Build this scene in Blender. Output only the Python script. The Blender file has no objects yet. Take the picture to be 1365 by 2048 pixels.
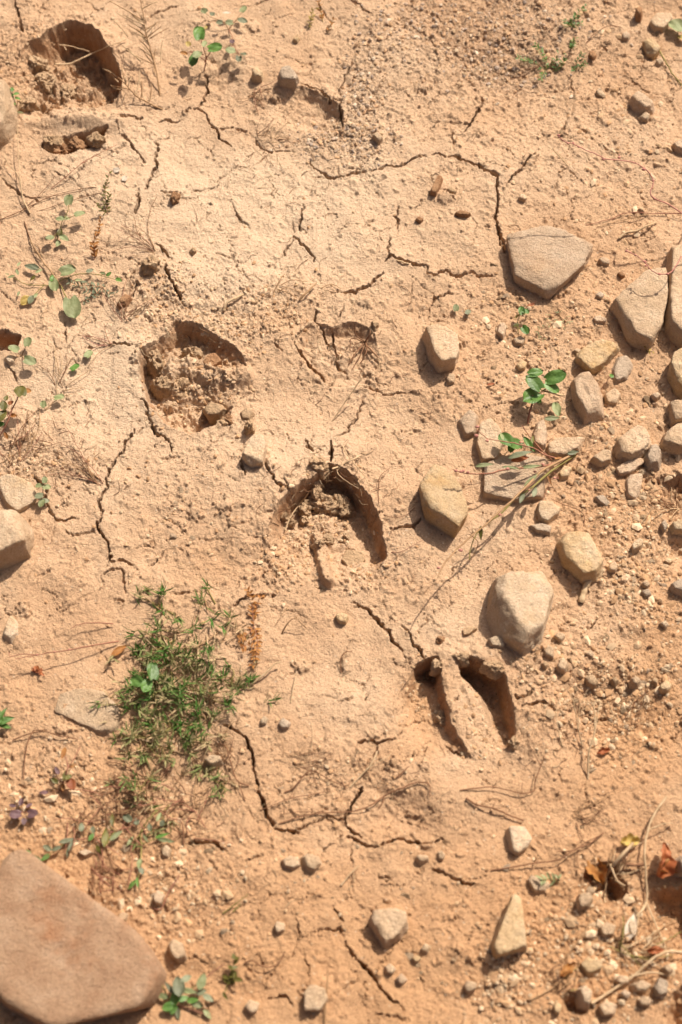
import bpy, bmesh, math, random
import numpy as np
from mathutils import Vector

# ------------------------------------------------------------------ camera, sky, sun, exposure
scene = bpy.context.scene
COL = scene.collection
PITCH = math.radians(65.0); DIST = 1.90; LENS = 60.0
FWD = np.array([0.0, math.cos(PITCH), -math.sin(PITCH)])
UPV = np.array([0.0, math.sin(PITCH), math.cos(PITCH)])
CAM = -FWD * DIST
cam_data = bpy.data.cameras.new('camera')
cam_data.sensor_fit = 'VERTICAL'; cam_data.sensor_height = 36.0; cam_data.sensor_width = 24.0
cam_data.lens = LENS; cam_data.clip_start = 0.05; cam_data.clip_end = 400.0
cam_data.dof.use_dof = True; cam_data.dof.focus_distance = 1.97; cam_data.dof.aperture_fstop = 3.4
cam = bpy.data.objects.new('camera', cam_data); COL.objects.link(cam)
cam.location = CAM; cam.rotation_euler = (math.pi / 2 - PITCH, 0, 0)
scene.camera = cam

SUN_EL = math.radians(50.0); SUN_A = math.radians(36.0)      # shadows fall towards the camera and to the left
sun_dir = Vector((math.sin(SUN_A) * math.cos(SUN_EL), math.cos(SUN_A) * math.cos(SUN_EL), math.sin(SUN_EL)))
world = bpy.data.worlds.new('World'); scene.world = world; world.use_nodes = True
wn = world.node_tree.nodes; wl = world.node_tree.links
sky = wn.new('ShaderNodeTexSky'); sky.sky_type = 'NISHITA'; sky.sun_disc = False
sky.sun_elevation = SUN_EL; sky.sun_rotation = SUN_A; sky.dust_density = 8.0; sky.ozone_density = 0.0; sky.air_density = 0.45
wl.new(sky.outputs['Color'], wn['Background'].inputs['Color'])
wn['Background'].inputs['Strength'].default_value = 0.082
sun = bpy.data.lights.new('sun', 'SUN'); sun.energy = 4.9; sun.angle = math.radians(0.55); sun.color = (1.0, 0.915, 0.785)
sun_o = bpy.data.objects.new('sun', sun); COL.objects.link(sun_o)
sun_o.rotation_euler = sun_dir.to_track_quat('Z', 'Y').to_euler(); sun_o.location = (1.5, 2.2, 4)
vs = scene.view_settings
vs.view_transform = 'Standard'; vs.look = 'None'; vs.gamma = 1.0; vs.exposure = 0.22; vs.use_curve_mapping = False
scene.cycles.use_denoising = True
scene.cycles.max_bounces = 6; scene.cycles.transparent_max_bounces = 6

# ------------------------------------------------------------------ photo pixel -> point on the ground
def P(px, py, z=0.0):
    px = np.asarray(px, float); py = np.asarray(py, float)
    k = 36.0 / LENS / 2048.0
    xc = (px - 682.5) * k; yc = -(py - 1024.0) * k
    dx = xc; dy = UPV[1] * yc + FWD[1]; dz = UPV[2] * yc + FWD[2]
    t = (z - CAM[2]) / dz
    return np.stack([CAM[0] + dx * t, CAM[1] + dy * t, np.broadcast_to(z, t.shape) * 1.0 + 0 * t], -1)
TILES = {'F': (0, 0, 1.0)}
for i, ox in enumerate((0, 430, 865)):
    for j, oy in enumerate((0, 450, 850, 1250, 1600)):
        TILES['%d%d' % (i, j)] = (ox, oy, 2.73)
TILES['04'] = (0, 1600, 3.033)
def T(tile, pts):
    ox, oy, f = TILES[tile]
    return [(ox + p[0] / f, oy + p[1] / f) + tuple(p[2:]) for p in pts]

# ------------------------------------------------------------------ noise
def _h(ix, iy, iz, seed):
    h = (ix * 374761393 + iy * 668265263 + iz * 2147483647 + seed * 1274126177) & 0xFFFFFFFF
    h = ((h ^ (h >> 13)) * 1274126177) & 0xFFFFFFFF
    h = ((h ^ (h >> 16)) * 2246822519) & 0xFFFFFFFF
    return h ^ (h >> 15)
def rnd2(ix, iy, seed):
    return (_h(ix.astype(np.int64), iy.astype(np.int64), np.int64(0), seed) & 0xFFFFFF) / float(0xFFFFFF)
def perlin2(x, y, seed=0):
    xi = np.floor(x); yi = np.floor(y); xf = x - xi; yf = y - yi
    xi = xi.astype(np.int64); yi = yi.astype(np.int64)
    u = xf * xf * xf * (xf * (xf * 6 - 15) + 10); v = yf * yf * yf * (yf * (yf * 6 - 15) + 10)
    def g(ax, ay, bx, by):
        a = (_h(ax, ay, np.int64(0), seed) & 1023) * (2 * math.pi / 1024)
        return np.cos(a) * bx + np.sin(a) * by
    n00 = g(xi, yi, xf, yf); n10 = g(xi + 1, yi, xf - 1, yf)
    n01 = g(xi, yi + 1, xf, yf - 1); n11 = g(xi + 1, yi + 1, xf - 1, yf - 1)
    a = n00 + u * (n10 - n00); b = n01 + u * (n11 - n01)
    return (a + v * (b - a)) * 1.45
def fbm2(x, y, wl, octs=3, seed=0, gain=0.5):
    r = 0; a = 1.0; s = 0
    for o in range(octs):
        r = r + a * perlin2(x / wl + 17.3 * o, y / wl - 9.1 * o, seed + o); s += a; a *= gain; wl *= 0.48
    return r / s
def perlin3(p, seed=0):
    pi = np.floor(p).astype(np.int64); f = p - pi
    u = f * f * f * (f * (f * 6 - 15) + 10)
    r = 0
    for cx in (0, 1):
        for cy in (0, 1):
            for cz in (0, 1):
                h = _h(pi[:, 0] + cx, pi[:, 1] + cy, pi[:, 2] + cz, seed)
                gx = (h & 255) / 127.5 - 1; gy = ((h >> 8) & 255) / 127.5 - 1; gz = ((h >> 16) & 255) / 127.5 - 1
                d = gx * (f[:, 0] - cx) + gy * (f[:, 1] - cy) + gz * (f[:, 2] - cz)
                w = (u[:, 0] if cx else 1 - u[:, 0]) * (u[:, 1] if cy else 1 - u[:, 1]) * (u[:, 2] if cz else 1 - u[:, 2])
                r = r + w * d
    return r
def fbm3(p, wl, octs=3, seed=0, gain=0.5):
    r = 0; a = 1.0
    for o in range(octs):
        r = r + a * perlin3(p / wl + 11.7 * o, seed + o); a *= gain; wl *= 0.5
    return r
def sstep(a, b, x):
    t = np.clip((x - a) / (b - a), 0, 1); return t * t * (3 - 2 * t)

# ------------------------------------------------------------------ object helpers
def tag(o, label=None, cat=None, group=None, kind=None):
    if label: o['label'] = label
    if cat: o['category'] = cat
    if group: o['group'] = group
    if kind: o['kind'] = kind
    return o
def np_mesh(name, V, Fq, smooth=True):
    """V (n,3); Fq (m,k) faces all of k corners"""
    V = np.ascontiguousarray(V, dtype=np.float32); Fq = np.ascontiguousarray(Fq, dtype=np.int32)
    me = bpy.data.meshes.new(name); n, k = Fq.shape
    me.vertices.add(len(V)); me.vertices.foreach_set('co', V.ravel())
    me.loops.add(n * k); me.loops.foreach_set('vertex_index', Fq.ravel())
    me.polygons.add(n); me.polygons.foreach_set('loop_start', np.arange(0, n * k, k, dtype=np.int32))
    me.polygons.foreach_set('loop_total', np.full(n, k, dtype=np.int32))
    me.polygons.foreach_set('use_smooth', np.full(n, smooth, dtype=bool))
    me.update(calc_edges=True)
    return me
def link(name, me, mat=None, parent=None, loc=None):
    o = bpy.data.objects.new(name, me); COL.objects.link(o)
    if mat is not None: me.materials.append(mat)
    if parent is not None: o.parent = parent
    if loc is not None: o.location = loc
    return o
def empty(name, loc):
    o = bpy.data.objects.new(name, None); o.empty_display_size = 0.02; COL.objects.link(o); o.location = loc
    return o
def color_attr(me, C, name='tint'):
    C = np.ascontiguousarray(np.concatenate([C, np.ones((len(C), 1))], 1), dtype=np.float32)
    a = me.attributes.new(name, 'FLOAT_COLOR', 'POINT'); a.data.foreach_set('color', C.ravel())

# ------------------------------------------------------------------ materials
def new_mat(name):
    m = bpy.data.materials.new(name); m.use_nodes = True
    nt = m.node_tree; b = nt.nodes['Principled BSDF']
    b.inputs['Specular IOR Level'].default_value = 0.15
    return m, nt, b
def ramp(nt, fac, stops):
    r = nt.nodes.new('ShaderNodeValToRGB')
    els = r.color_ramp.elements
    while len(els) < len(stops): els.new(0.5)
    for e, (p, c) in zip(els, stops):
        e.position = p; e.color = tuple(c) + (1,)
    nt.links.new(fac, r.inputs['Fac']); return r.outputs['Color']
def noise(nt, vec, scale, detail=4, rough=0.55):
    n = nt.nodes.new('ShaderNodeTexNoise'); n.inputs['Scale'].default_value = scale
    n.inputs['Detail'].default_value = detail; n.inputs['Roughness'].default_value = rough
    nt.links.new(vec, n.inputs['Vector']); return n.outputs['Fac']
def mix(nt, fac, a, b, mode='MIX'):
    m = nt.nodes.new('ShaderNodeMix'); m.data_type = 'RGBA'; m.blend_type = mode
    def put(s, v):
        if hasattr(v, 'is_output'): nt.links.new(v, s)
        elif isinstance(v, (int, float)): s.default_value = v
        else: s.default_value = tuple(v) + (1,)
    put(m.inputs[0], fac); put(m.inputs[6], a); put(m.inputs[7], b)
    return m.outputs[2]
def math_n(nt, op, a, b=None):
    m = nt.nodes.new('ShaderNodeMath'); m.operation = op
    for i, v in enumerate((a, b)):
        if v is None: continue
        if hasattr(v, 'is_output'): nt.links.new(v, m.inputs[i])
        else: m.inputs[i].default_value = v
    return m.outputs[0]
def bump(nt, bsdf, heights, dist=0.001, strength=1.0):
    prev = None
    for h, d in heights:
        n = nt.nodes.new('ShaderNodeBump'); n.inputs['Strength'].default_value = strength; n.inputs['Distance'].default_value = d
        nt.links.new(h, n.inputs['Height'])
        if prev is not None: nt.links.new(prev, n.inputs['Normal'])
        prev = n.outputs['Normal']
    nt.links.new(prev, bsdf.inputs['Normal'])
def obj_coord(nt):
    return nt.nodes.new('ShaderNodeTexCoord').outputs['Object']
def geo_pos(nt):
    return nt.nodes.new('ShaderNodeNewGeometry').outputs['Position']

PALE = (0.60, 0.41, 0.265); TAN = (0.50, 0.295, 0.165); ORANGE = (0.48, 0.245, 0.105); GREY = (0.42, 0.275, 0.18); CREAM = (0.645, 0.475, 0.325)
def make_clay():
    m, nt, b = new_mat('dry_clay'); v = geo_pos(nt)
    at = nt.nodes.new('ShaderNodeAttribute'); at.attribute_name = 'soil'
    sep = nt.nodes.new('ShaderNodeSeparateColor'); nt.links.new(at.outputs['Color'], sep.inputs[0])
    c = ramp(nt, noise(nt, v, 9, 6, 0.6), [(0.30, (0.50, 0.30, 0.17)), (0.5, (0.55, 0.35, 0.21)), (0.72, PALE)])
    c = mix(nt, math_n(nt, 'MULTIPLY', ramp(nt, noise(nt, v, 34, 5), [(0.45, (0, 0, 0)), (0.75, (1, 1, 1))]), 0.35), c, TAN)
    c = mix(nt, sep.outputs[0], c, ORANGE)
    c = mix(nt, sep.outputs[1], c, GREY)
    c = mix(nt, sep.outputs[2], c, CREAM)
    at2 = nt.nodes.new('ShaderNodeAttribute'); at2.attribute_name = 'fresh'          # redder, darker tint on the steep walls of prints and hollows
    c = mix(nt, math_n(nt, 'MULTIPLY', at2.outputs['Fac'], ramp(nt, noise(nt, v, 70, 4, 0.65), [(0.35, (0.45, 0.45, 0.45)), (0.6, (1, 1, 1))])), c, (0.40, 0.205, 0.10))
    # grain and specks of the soil itself
    c = mix(nt, 0.55, c, ramp(nt, noise(nt, v, 420, 3, 0.7), [(0.25, (0.36, 0.33, 0.31)), (0.5, (0.5, 0.5, 0.5)), (0.78, (0.66, 0.66, 0.66))]), 'OVERLAY')
    vo = nt.nodes.new('ShaderNodeTexVoronoi'); vo.inputs['Scale'].default_value = 260; nt.links.new(v, vo.inputs['Vector'])
    hs = nt.nodes.new('ShaderNodeSeparateColor'); nt.links.new(vo.outputs['Color'], hs.inputs[0])
    spk = math_n(nt, 'MULTIPLY', math_n(nt, 'LESS_THAN', vo.outputs['Distance'], 0.28), math_n(nt, 'GREATER_THAN', hs.outputs[0], 0.86))
    c = mix(nt, math_n(nt, 'MULTIPLY', spk, 0.6), c, (0.20, 0.115, 0.07))
    spk2 = math_n(nt, 'MULTIPLY', math_n(nt, 'LESS_THAN', vo.outputs['Distance'], 0.3), math_n(nt, 'GREATER_THAN', hs.outputs[1], 0.94))
    c = mix(nt, math_n(nt, 'MULTIPLY', spk2, 0.5), c, (0.66, 0.52, 0.38))
    nt.links.new(c, b.inputs['Base Color']); b.inputs['Roughness'].default_value = 0.95
    bump(nt, b, [(noise(nt, v, 200, 4, 0.65), 0.0026), (noise(nt, v, 800, 2, 0.6), 0.0009)])
    return m
def make_stone(name, lo, mid, hi, vein=None, vs_=22, va=0.7):
    m, nt, b = new_mat(name); v = obj_coord(nt)
    oi = nt.nodes.new('ShaderNodeObjectInfo')
    off = nt.nodes.new('ShaderNodeVectorMath'); off.operation = 'ADD'; nt.links.new(v, off.inputs[0])
    sc = nt.nodes.new('ShaderNodeVectorMath'); sc.operation = 'SCALE'; sc.inputs[0].default_value = (9, 5, 7)
    nt.links.new(oi.outputs['Random'], sc.inputs['Scale']); nt.links.new(sc.outputs[0], off.inputs[1]); v = off.outputs[0]
    c = ramp(nt, noise(nt, v, 38, 6, 0.62), [(0.28, lo), (0.5, mid), (0.75, hi)])
    if vein: c = mix(nt, math_n(nt, 'MULTIPLY', ramp(nt, noise(nt, v, vs_, 5, 0.65), [(0.5, (0, 0, 0)), (0.66, (1, 1, 1))]), va), c, vein)
    c = mix(nt, 0.6, c, ramp(nt, noise(nt, v, 520, 3, 0.7), [(0.25, (0.3, 0.3, 0.3)), (0.5, (0.5, 0.5, 0.5)), (0.78, (0.72, 0.72, 0.72))]), 'OVERLAY')
    c = mix(nt, math_n(nt, 'MULTIPLY', ramp(nt, noise(nt, v, 150, 3, 0.7), [(0.62, (0, 0, 0)), (0.70, (1, 1, 1))]), 0.35), c, (0.22, 0.14, 0.10))
    hsv = nt.nodes.new('ShaderNodeHueSaturation'); nt.links.new(c, hsv.inputs['Color'])
    nt.links.new(math_n(nt, 'ADD', math_n(nt, 'MULTIPLY', oi.outputs['Random'], 0.22), 0.89), hsv.inputs['Value'])
    nt.links.new(hsv.outputs[0], b.inputs['Base Color']); b.inputs['Roughness'].default_value = 0.9
    bump(nt, b, [(noise(nt, v, 170, 5, 0.7), 0.0045), (noise(nt, v, 760, 2, 0.6), 0.0016)])
    return m
def make_leaf(name, c1, c2, trans=0.25, rough=0.45):
    m, nt, b = new_mat(name); v = obj_coord(nt)
    oi = nt.nodes.new('ShaderNodeObjectInfo')
    c = ramp(nt, noise(nt, v, 120, 3), [(0.3, c1), (0.7, c2)])
    hsv = nt.nodes.new('ShaderNodeHueSaturation'); nt.links.new(c, hsv.inputs['Color'])
    nt.links.new(math_n(nt, 'ADD', math_n(nt, 'MULTIPLY', oi.outputs['Random'], 0.5), 0.75), hsv.inputs['Value'])
    nt.links.new(hsv.outputs[0], b.inputs['Base Color']); b.inputs['Roughness'].default_value = rough; b.inputs['Specular IOR Level'].default_value = 0.4
    bump(nt, b, [(noise(nt, v, 420, 3), 0.0006)])
    tr = nt.nodes.new('ShaderNodeBsdfTranslucent'); nt.links.new(hsv.outputs[0], tr.inputs['Color'])
    ms = nt.nodes.new('ShaderNodeMixShader'); ms.inputs[0].default_value = trans
    nt.links.new(b.outputs[0], ms.inputs[1]); nt.links.new(tr.outputs[0], ms.inputs[2])
    nt.links.new(ms.outputs[0], nt.nodes['Material Output'].inputs['Surface'])
    return m
def make_twig(name, c1, c2):
    m, nt, b = new_mat(name); v = geo_pos(nt)
    c = ramp(nt, noise(nt, v, 160, 4), [(0.3, c1), (0.7, c2)])
    nt.links.new(c, b.inputs['Base Color']); b.inputs['Roughness'].default_value = 0.75
    bump(nt, b, [(noise(nt, v, 500, 3), 0.0005)])
    return m
def make_tinted(name, rough=0.85, trans=0.0):
    m, nt, b = new_mat(name); v = geo_pos(nt)
    at = nt.nodes.new('ShaderNodeAttribute'); at.attribute_name = 'tint'
    c = mix(nt, 0.5, at.outputs['Color'], ramp(nt, noise(nt, v, 400, 3, 0.7), [(0.25, (0.3, 0.3, 0.3)), (0.75, (0.7, 0.7, 0.7))]), 'OVERLAY')
    nt.links.new(c, b.inputs['Base Color']); b.inputs['Roughness'].default_value = rough
    if trans:
        tr = nt.nodes.new('ShaderNodeBsdfTranslucent'); nt.links.new(c, tr.inputs['Color'])
        ms = nt.nodes.new('ShaderNodeMixShader'); ms.inputs[0].default_value = trans
        nt.links.new(b.outputs[0], ms.inputs[1]); nt.links.new(tr.outputs[0], ms.inputs[2])
        nt.links.new(ms.outputs[0], nt.nodes['Material Output'].inputs['Surface'])
    return m
M = dict(
    clay=make_clay(),
    tan=make_stone('tan_sandstone', (0.54, 0.37, 0.23), (0.62, 0.44, 0.285), (0.69, 0.52, 0.36)),
    pale=make_stone('pale_sandstone', (0.55, 0.395, 0.26), (0.63, 0.47, 0.32), (0.69, 0.54, 0.39), (0.61, 0.41, 0.23)),
    orange=make_stone('ochre_sandstone', (0.57, 0.38, 0.20), (0.64, 0.455, 0.27), (0.68, 0.52, 0.345), (0.60, 0.36, 0.15)),
    pink=make_stone('pinkish_sandstone', (0.53, 0.365, 0.24), (0.61, 0.44, 0.30), (0.68, 0.515, 0.37), (0.57, 0.37, 0.225)),
    slab=make_stone('rusty_slab_sandstone', (0.38, 0.22, 0.13), (0.455, 0.285, 0.175), (0.53, 0.36, 0.24), (0.38, 0.175, 0.085), 15, 0.75),
    grey=make_stone('grey_brown_stone', (0.47, 0.345, 0.245), (0.54, 0.41, 0.295), (0.60, 0.465, 0.345)),
    clod=make_stone('dried_mud', (0.45, 0.295, 0.17), (0.52, 0.35, 0.21), (0.58, 0.41, 0.26)),
    redclod=make_stone('red_brown_mud', (0.30, 0.15, 0.075), (0.38, 0.21, 0.11), (0.45, 0.27, 0.15)),
    leaf=make_leaf('fresh_green_leaf', (0.075, 0.165, 0.03), (0.15, 0.27, 0.065), 0.25, 0.38),
    greyleaf=make_leaf('dusty_green_leaf', (0.20, 0.235, 0.10), (0.31, 0.33, 0.17), 0.2, 0.55),
    blueleaf=make_leaf('grey_green_leaf', (0.135, 0.15, 0.085), (0.22, 0.23, 0.14), 0.15, 0.55),
    darkleaf=make_leaf('bronze_green_leaf', (0.10, 0.095, 0.02), (0.16, 0.14, 0.03), 0.2, 0.45),
    yellowleaf=make_leaf('yellowing_leaf', (0.40, 0.28, 0.07), (0.50, 0.38, 0.13), 0.25, 0.6),
    redleaf=make_leaf('red_dry_leaf', (0.26, 0.07, 0.025), (0.42, 0.15, 0.05), 0.2, 0.6),
    rustleaf=make_leaf('rust_brown_leaf', (0.28, 0.11, 0.03), (0.40, 0.19, 0.05), 0.2, 0.65),
    purpleleaf=make_leaf('purple_leaf', (0.10, 0.05, 0.06), (0.16, 0.09, 0.09), 0.1, 0.55),
    paleflake=make_leaf('pale_dry_leaf', (0.55, 0.44, 0.33), (0.66, 0.56, 0.44), 0.1, 0.7),
    straw=make_twig('pale_straw', (0.44, 0.30, 0.17), (0.58, 0.42, 0.26)),
    twig=make_twig('brown_twig', (0.17, 0.085, 0.045), (0.27, 0.14, 0.075)),
    tanstem=make_twig('tan_stem', (0.30, 0.18, 0.09), (0.42, 0.26, 0.14)),
    redstem=make_twig('red_stem', (0.27, 0.115, 0.075), (0.38, 0.18, 0.11)),
    pinkstem=make_twig('pink_red_stem', (0.42, 0.17, 0.14), (0.52, 0.26, 0.20)),
    greenstem=make_twig('olive_stem', (0.20, 0.17, 0.05), (0.30, 0.24, 0.09)),
    gravel=make_tinted('loose_gravel', 0.9), needle=make_tinted('needle_leaf', 0.6, 0.2), dry=make_tinted('dry_litter', 0.85),
)
# ------------------------------------------------------------------ the ground: one relief sheet, fine where the photo looks, coarse to the horizon
def axis(lo, hi, step, far=45.0, g=1.16):
    core = np.arange(lo, hi + step * 0.5, step)
    out = []; s = step; x = core[-1]
    while x < far:
        s *= g; x += s; out.append(x)
    inn = []; s = step; x = core[0]
    while x > -far:
        s *= g; x -= s; inn.append(x)
    return np.concatenate([np.array(inn[::-1]), core, np.array(out)])
XA = axis(-0.455, 0.455, 0.00112); YA = axis(-0.545, 0.79, 0.00126)
GX, GY = np.meshgrid(XA, YA)
near = sstep(1.2, 0.5, np.hypot(GX, GY - 0.1) * 0.8)            # fine relief fades out with the mesh size
HT = np.zeros_like(GX)

def win(x0, x1, y0, y1):
    return (slice(max(0, np.searchsorted(YA, y0)), np.searchsorted(YA, y1) + 1), slice(max(0, np.searchsorted(XA, x0)), np.searchsorted(XA, x1) + 1))
def blob(feats, base=0.0):
    """soft elliptical masks given in photo pixels (x, y, rx, ry, weight)"""
    out = np.full_like(GX, base)
    for (px, py, rx, ry, w) in feats:
        c = P(px, py); sx = abs(P(px + rx, py)[0] - c[0]); sy = abs(P(px, py - ry)[1] - c[1])
        s = win(c[0] - 3 * sx, c[0] + 3 * sx, c[1] - 3 * sy, c[1] + 3 * sy)
        out[s] += w * np.exp(-(((GX[s] - c[0]) / sx) ** 2 + ((GY[s] - c[1]) / sy) ** 2) * 0.9)
    return out
# broad lie of the land
HT += 0.010 * fbm2(GX, GY, 0.42, 3, 3) * near + 0.0085 * fbm2(GX, GY, 0.115, 3, 11) * near + 0.0024 * fbm2(GX, GY, 0.045, 2, 15) * near
HT += 0.05 * fbm2(GX, GY, 3.0, 2, 5) * (1 - near)
HT += blob([(1040, 330, 110, 60, .008), (950, 420, 140, 80, .006), (300, 1000, 150, 100, .004), (930, 1600, 100, 60, .007), (160, 246, 75, 14, .014),
            (150, 1400, 110, 70, .006), (760, 100, 80, 110, .008), (690, 610, 60, 40, .006), (520, 1010, 60, 70, .005), (650, 900, 90, 35, .005),
            (800, 980, 50, 60, .004), (980, 1310, 60, 20, .006), (1070, 1430, 40, 80, .005), (560, 690, 50, 60, .006), (330, 560, 70, 50, .006),
            (1230, 1420, 110, 80, -.018), (1100, 1400, 40, 100, .008), (1180, 1330, 80, 30, .006), (840, 1090, 40, 70, .006), (480, 1060, 40, 60, .006), (560, 930, 60, 30, .006), (440, 900, 60, 50, .005), (250, 740, 30, 80, .005), (440, 200, 60, 40, -.007), (1010, 150, 120, 60, -.006), (620, 1430, 120, 90, .004), (500, 1850, 130, 100, .004),
            (1280, 860, 120, 70, .005), (250, 620, 60, 60, .004), (120, 350, 120, 40, .005), (1330, 1100, 60, 90, -.012), (1330, 1800, 60, 60, -.014)])
# where the surface is crumbly and where loose gravel lies
ROUGH = np.clip(blob([(90, 130, 110, 80, .9), (330, 590, 60, 60, .8), (430, 650, 120, 55, .9), (390, 760, 90, 50, .9), (560, 610, 70, 50, .8), (650, 1010, 70, 50, .9),
                      (1220, 1400, 170, 120, .8), (1250, 1050, 170, 200, .6), (960, 80, 190, 110, 1.0), (720, 240, 60, 110, .9), (1150, 700, 200, 150, .35),
                      (1200, 1900, 230, 170, .9), (130, 1600, 200, 170, .6), (350, 1780, 150, 130, .6), (560, 1110, 60, 60, .7), (740, 1150, 80, 50, .5),
                      (600, 230, 80, 40, .5), (700, 740, 80, 60, .5), (480, 1210, 60, 60, .6), (1000, 1960, 60, 80, .9), (880, 640, 300, 200, .1), (700, 1560, 120, 80, .5),
                      (1200, 250, 220, 200, .3), (400, 1010, 100, 60, .35), (60, 920, 90, 60, .7), (60, 230, 60, 60, .5), (850, 1320, 40, 14, .5), (1030, 1420, 16, 70, .5), (905, 1400, 14, 80, .4), (780, 1060, 16, 60, .5), (690, 935, 60, 16, .5), (240, 150, 16, 60, .5), (150, 45, 60, 14, .6)], 0.07), 0, 1.15) * near
GRAV = np.clip(blob([(960, 60, 170, 90, .55), (800, 70, 60, 60, .25), (1000, 150, 90, 40, .35), (730, 190, 35, 90, .5), (700, 275, 75, 40, .4), (1250, 1390, 110, 70, .25), (30, 935, 50, 30, .5),
                     (690, 690, 60, 60, .2), (1010, 1960, 40, 70, .35), (820, 1620, 60, 50, .15), (1170, 340, 70, 40, .25), (1100, 440, 60, 40, .2)]), 0, 0.9) * sstep(-.5, .4, fbm2(GX, GY, 0.02, 2, 90) + .3)
ORNG = np.clip(blob([(840, 1400, 45, 70, .7), (350, 830, 45, 35, .6), (200, 205, 35, 20, .6), (600, 1110, 60, 60, .25), (1270, 1420, 120, 100, .85), (120, 1700, 200, 90, .25), (1250, 1930, 160, 100, .25), (1250, 1000, 130, 140, .45), (1330, 1250, 60, 120, .4),
                     (700, 1950, 900, 300, .68), (100, 1500, 300, 260, .32), (1250, 1750, 200, 150, .3), (1000, 700, 400, 160, .16), (560, 640, 60, 30, .35), (1050, 500, 300, 160, .22), (900, 30, 100, 60, .3),
                     (480, 740, 50, 50, .3), (430, 1130, 80, 40, .3), (820, 1500, 60, 30, .35), (1200, 1560, 200, 60, .3)]) + 0.12 * fbm2(GX, GY, 0.11, 3, 61), 0, .85)

CRM = np.clip(0.12 + blob([(500, 700, 500, 350, .25), (600, 430, 260, 130, .75), (250, 330, 200, 120, .5), (750, 160, 110, 130, .4), (200, 780, 170, 150, .55), (600, 900, 120, 70, .35), (900, 1270, 120, 60, .3), (700, 1380, 160, 90, .25), (1100, 360, 120, 90, .3), (400, 60, 120, 60, .35), (420, 560, 80, 60, .4)])
              * (1 + 0.5 * fbm2(GX, GY, 0.07, 3, 66)), 0, .85)
# ------------------------------------------------------------------ hoof prints and hollows: (outline px with wall width in mm), floor depths in mm
def seg_dist(X, Y, a, b):
    d = b - a; L = max(1e-12, (d ** 2).sum()); t = np.clip(((X - a[0]) * d[0] + (Y - a[1]) * d[1]) / L, 0, 1)
    return np.hypot(X - a[0] - t * d[0], Y - a[1] - t * d[1]), t
def poly_field(X, Y, pts, soft):
    best = np.full(X.shape, 1e9); sw = np.zeros(X.shape); inside = np.zeros(X.shape, bool)
    wsum = np.zeros(X.shape)
    n = len(pts)
    for i in range(n):
        a = pts[i]; b = pts[(i + 1) % n]
        d, t = seg_dist(X, Y, a, b)
        s = soft[i] * (1 - t) + soft[(i + 1) % n] * t
        w = 1.0 / (d + 0.0015) ** 3; sw += w * s; wsum += w
        best = np.minimum(best, d)
        c = ((a[1] > Y) != (b[1] > Y)) & (X < (b[0] - a[0]) * (Y - a[1]) / (b[1] - a[1] + 1e-15) + a[0])
        inside ^= c
    return np.where(inside, best, -best), sw / wsum
PRINT_MASKS = []
WALL_RED = np.zeros_like(GX)
def spline_closed(p, k):
    n = len(p); out = []
    for i in range(n):
        a, b, c, d = p[i - 1], p[i], p[(i + 1) % n], p[(i + 2) % n]
        for j in range(k):
            t = j / k
            out.append(0.5 * (2 * b + (c - a) * t + (2 * a - 5 * b + 4 * c - d) * t * t + (3 * b - a - 3 * c + d) * t ** 3))
    return np.array(out)
def press(outline, floor, rim=0.0, rough=0.0, part=None, jag=0.0016, fresh=0.0, dscale=0.82):
    global HT
    o = spline_closed(np.array(outline, float), 4); pts = P(o[:, 0], o[:, 1])[:, :2]; soft = np.maximum(o[:, 2] * 1.45, 4.5) * 0.001
    m = 0.03
    s = win(pts[:, 0].min() - m, pts[:, 0].max() + m, pts[:, 1].min() - m, pts[:, 1].max() + m)
    X = GX[s]; Y = GY[s]
    Xw = X + jag * (fbm2(X, Y, 0.022, 2, 201) * 1.7 + fbm2(X, Y, 0.006, 2, 203) * .6); Yw = Y + jag * (fbm2(X, Y, 0.022, 2, 202) * 1.7 + fbm2(X, Y, 0.006, 2, 204) * .6)
    sd, sw = poly_field(Xw, Yw, pts, soft)
    f = np.array(floor, float); fp = P(f[:, 0], f[:, 1], -f[:, 2].mean() * 0.001)[:, :2]
    num = 0; den = 0
    for (q, dep) in zip(fp, f[:, 2]):
        w = 1.0 / ((X - q[0]) ** 2 + (Y - q[1]) ** 2 + 0.006 ** 2) ** 1.6
        num = num + w * dep; den = den + w
    depth = num / den * 0.001 * dscale
    k = np.clip(sd / sw, 0, 1); k = k * k * (3 - 2 * k) * 0.5 + k * 0.5
    h0 = HT[s].copy()
    rg = rough * (fbm2(X, Y, 0.016, 4, 210, 0.6) * 0.006)
    wall = 4 * k * (1 - k)                                   # ledges and torn edges on the walls
    HT[s] = h0 * (1 - 0.3 * k) - depth * k + rg * k + wall * depth * 0.09 * fbm2(X, Y, 0.013, 3, 215, 0.6)
    if fresh: WALL_RED[s] = np.maximum(WALL_RED[s], fresh * sstep(0.0, 0.12, k) * sstep(1.0, 0.8, k) * sstep(0.020, 0.009, sw))  # red-brown tint follows the steep walls only, not the floor
    if rim: HT[s] += rim * 0.0020 * (1 + .8 * fbm2(X, Y, 0.02, 2, 219)) * np.exp(-np.clip(-sd, 0, 1) / 0.014) * (sd < 0) * sstep(0.03, 0.006, sw)
    if part:
        mk = np.zeros(GX.shape, bool); mk[s] = sd > 0.0005; PRINT_MASKS.append((part, mk))
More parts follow.
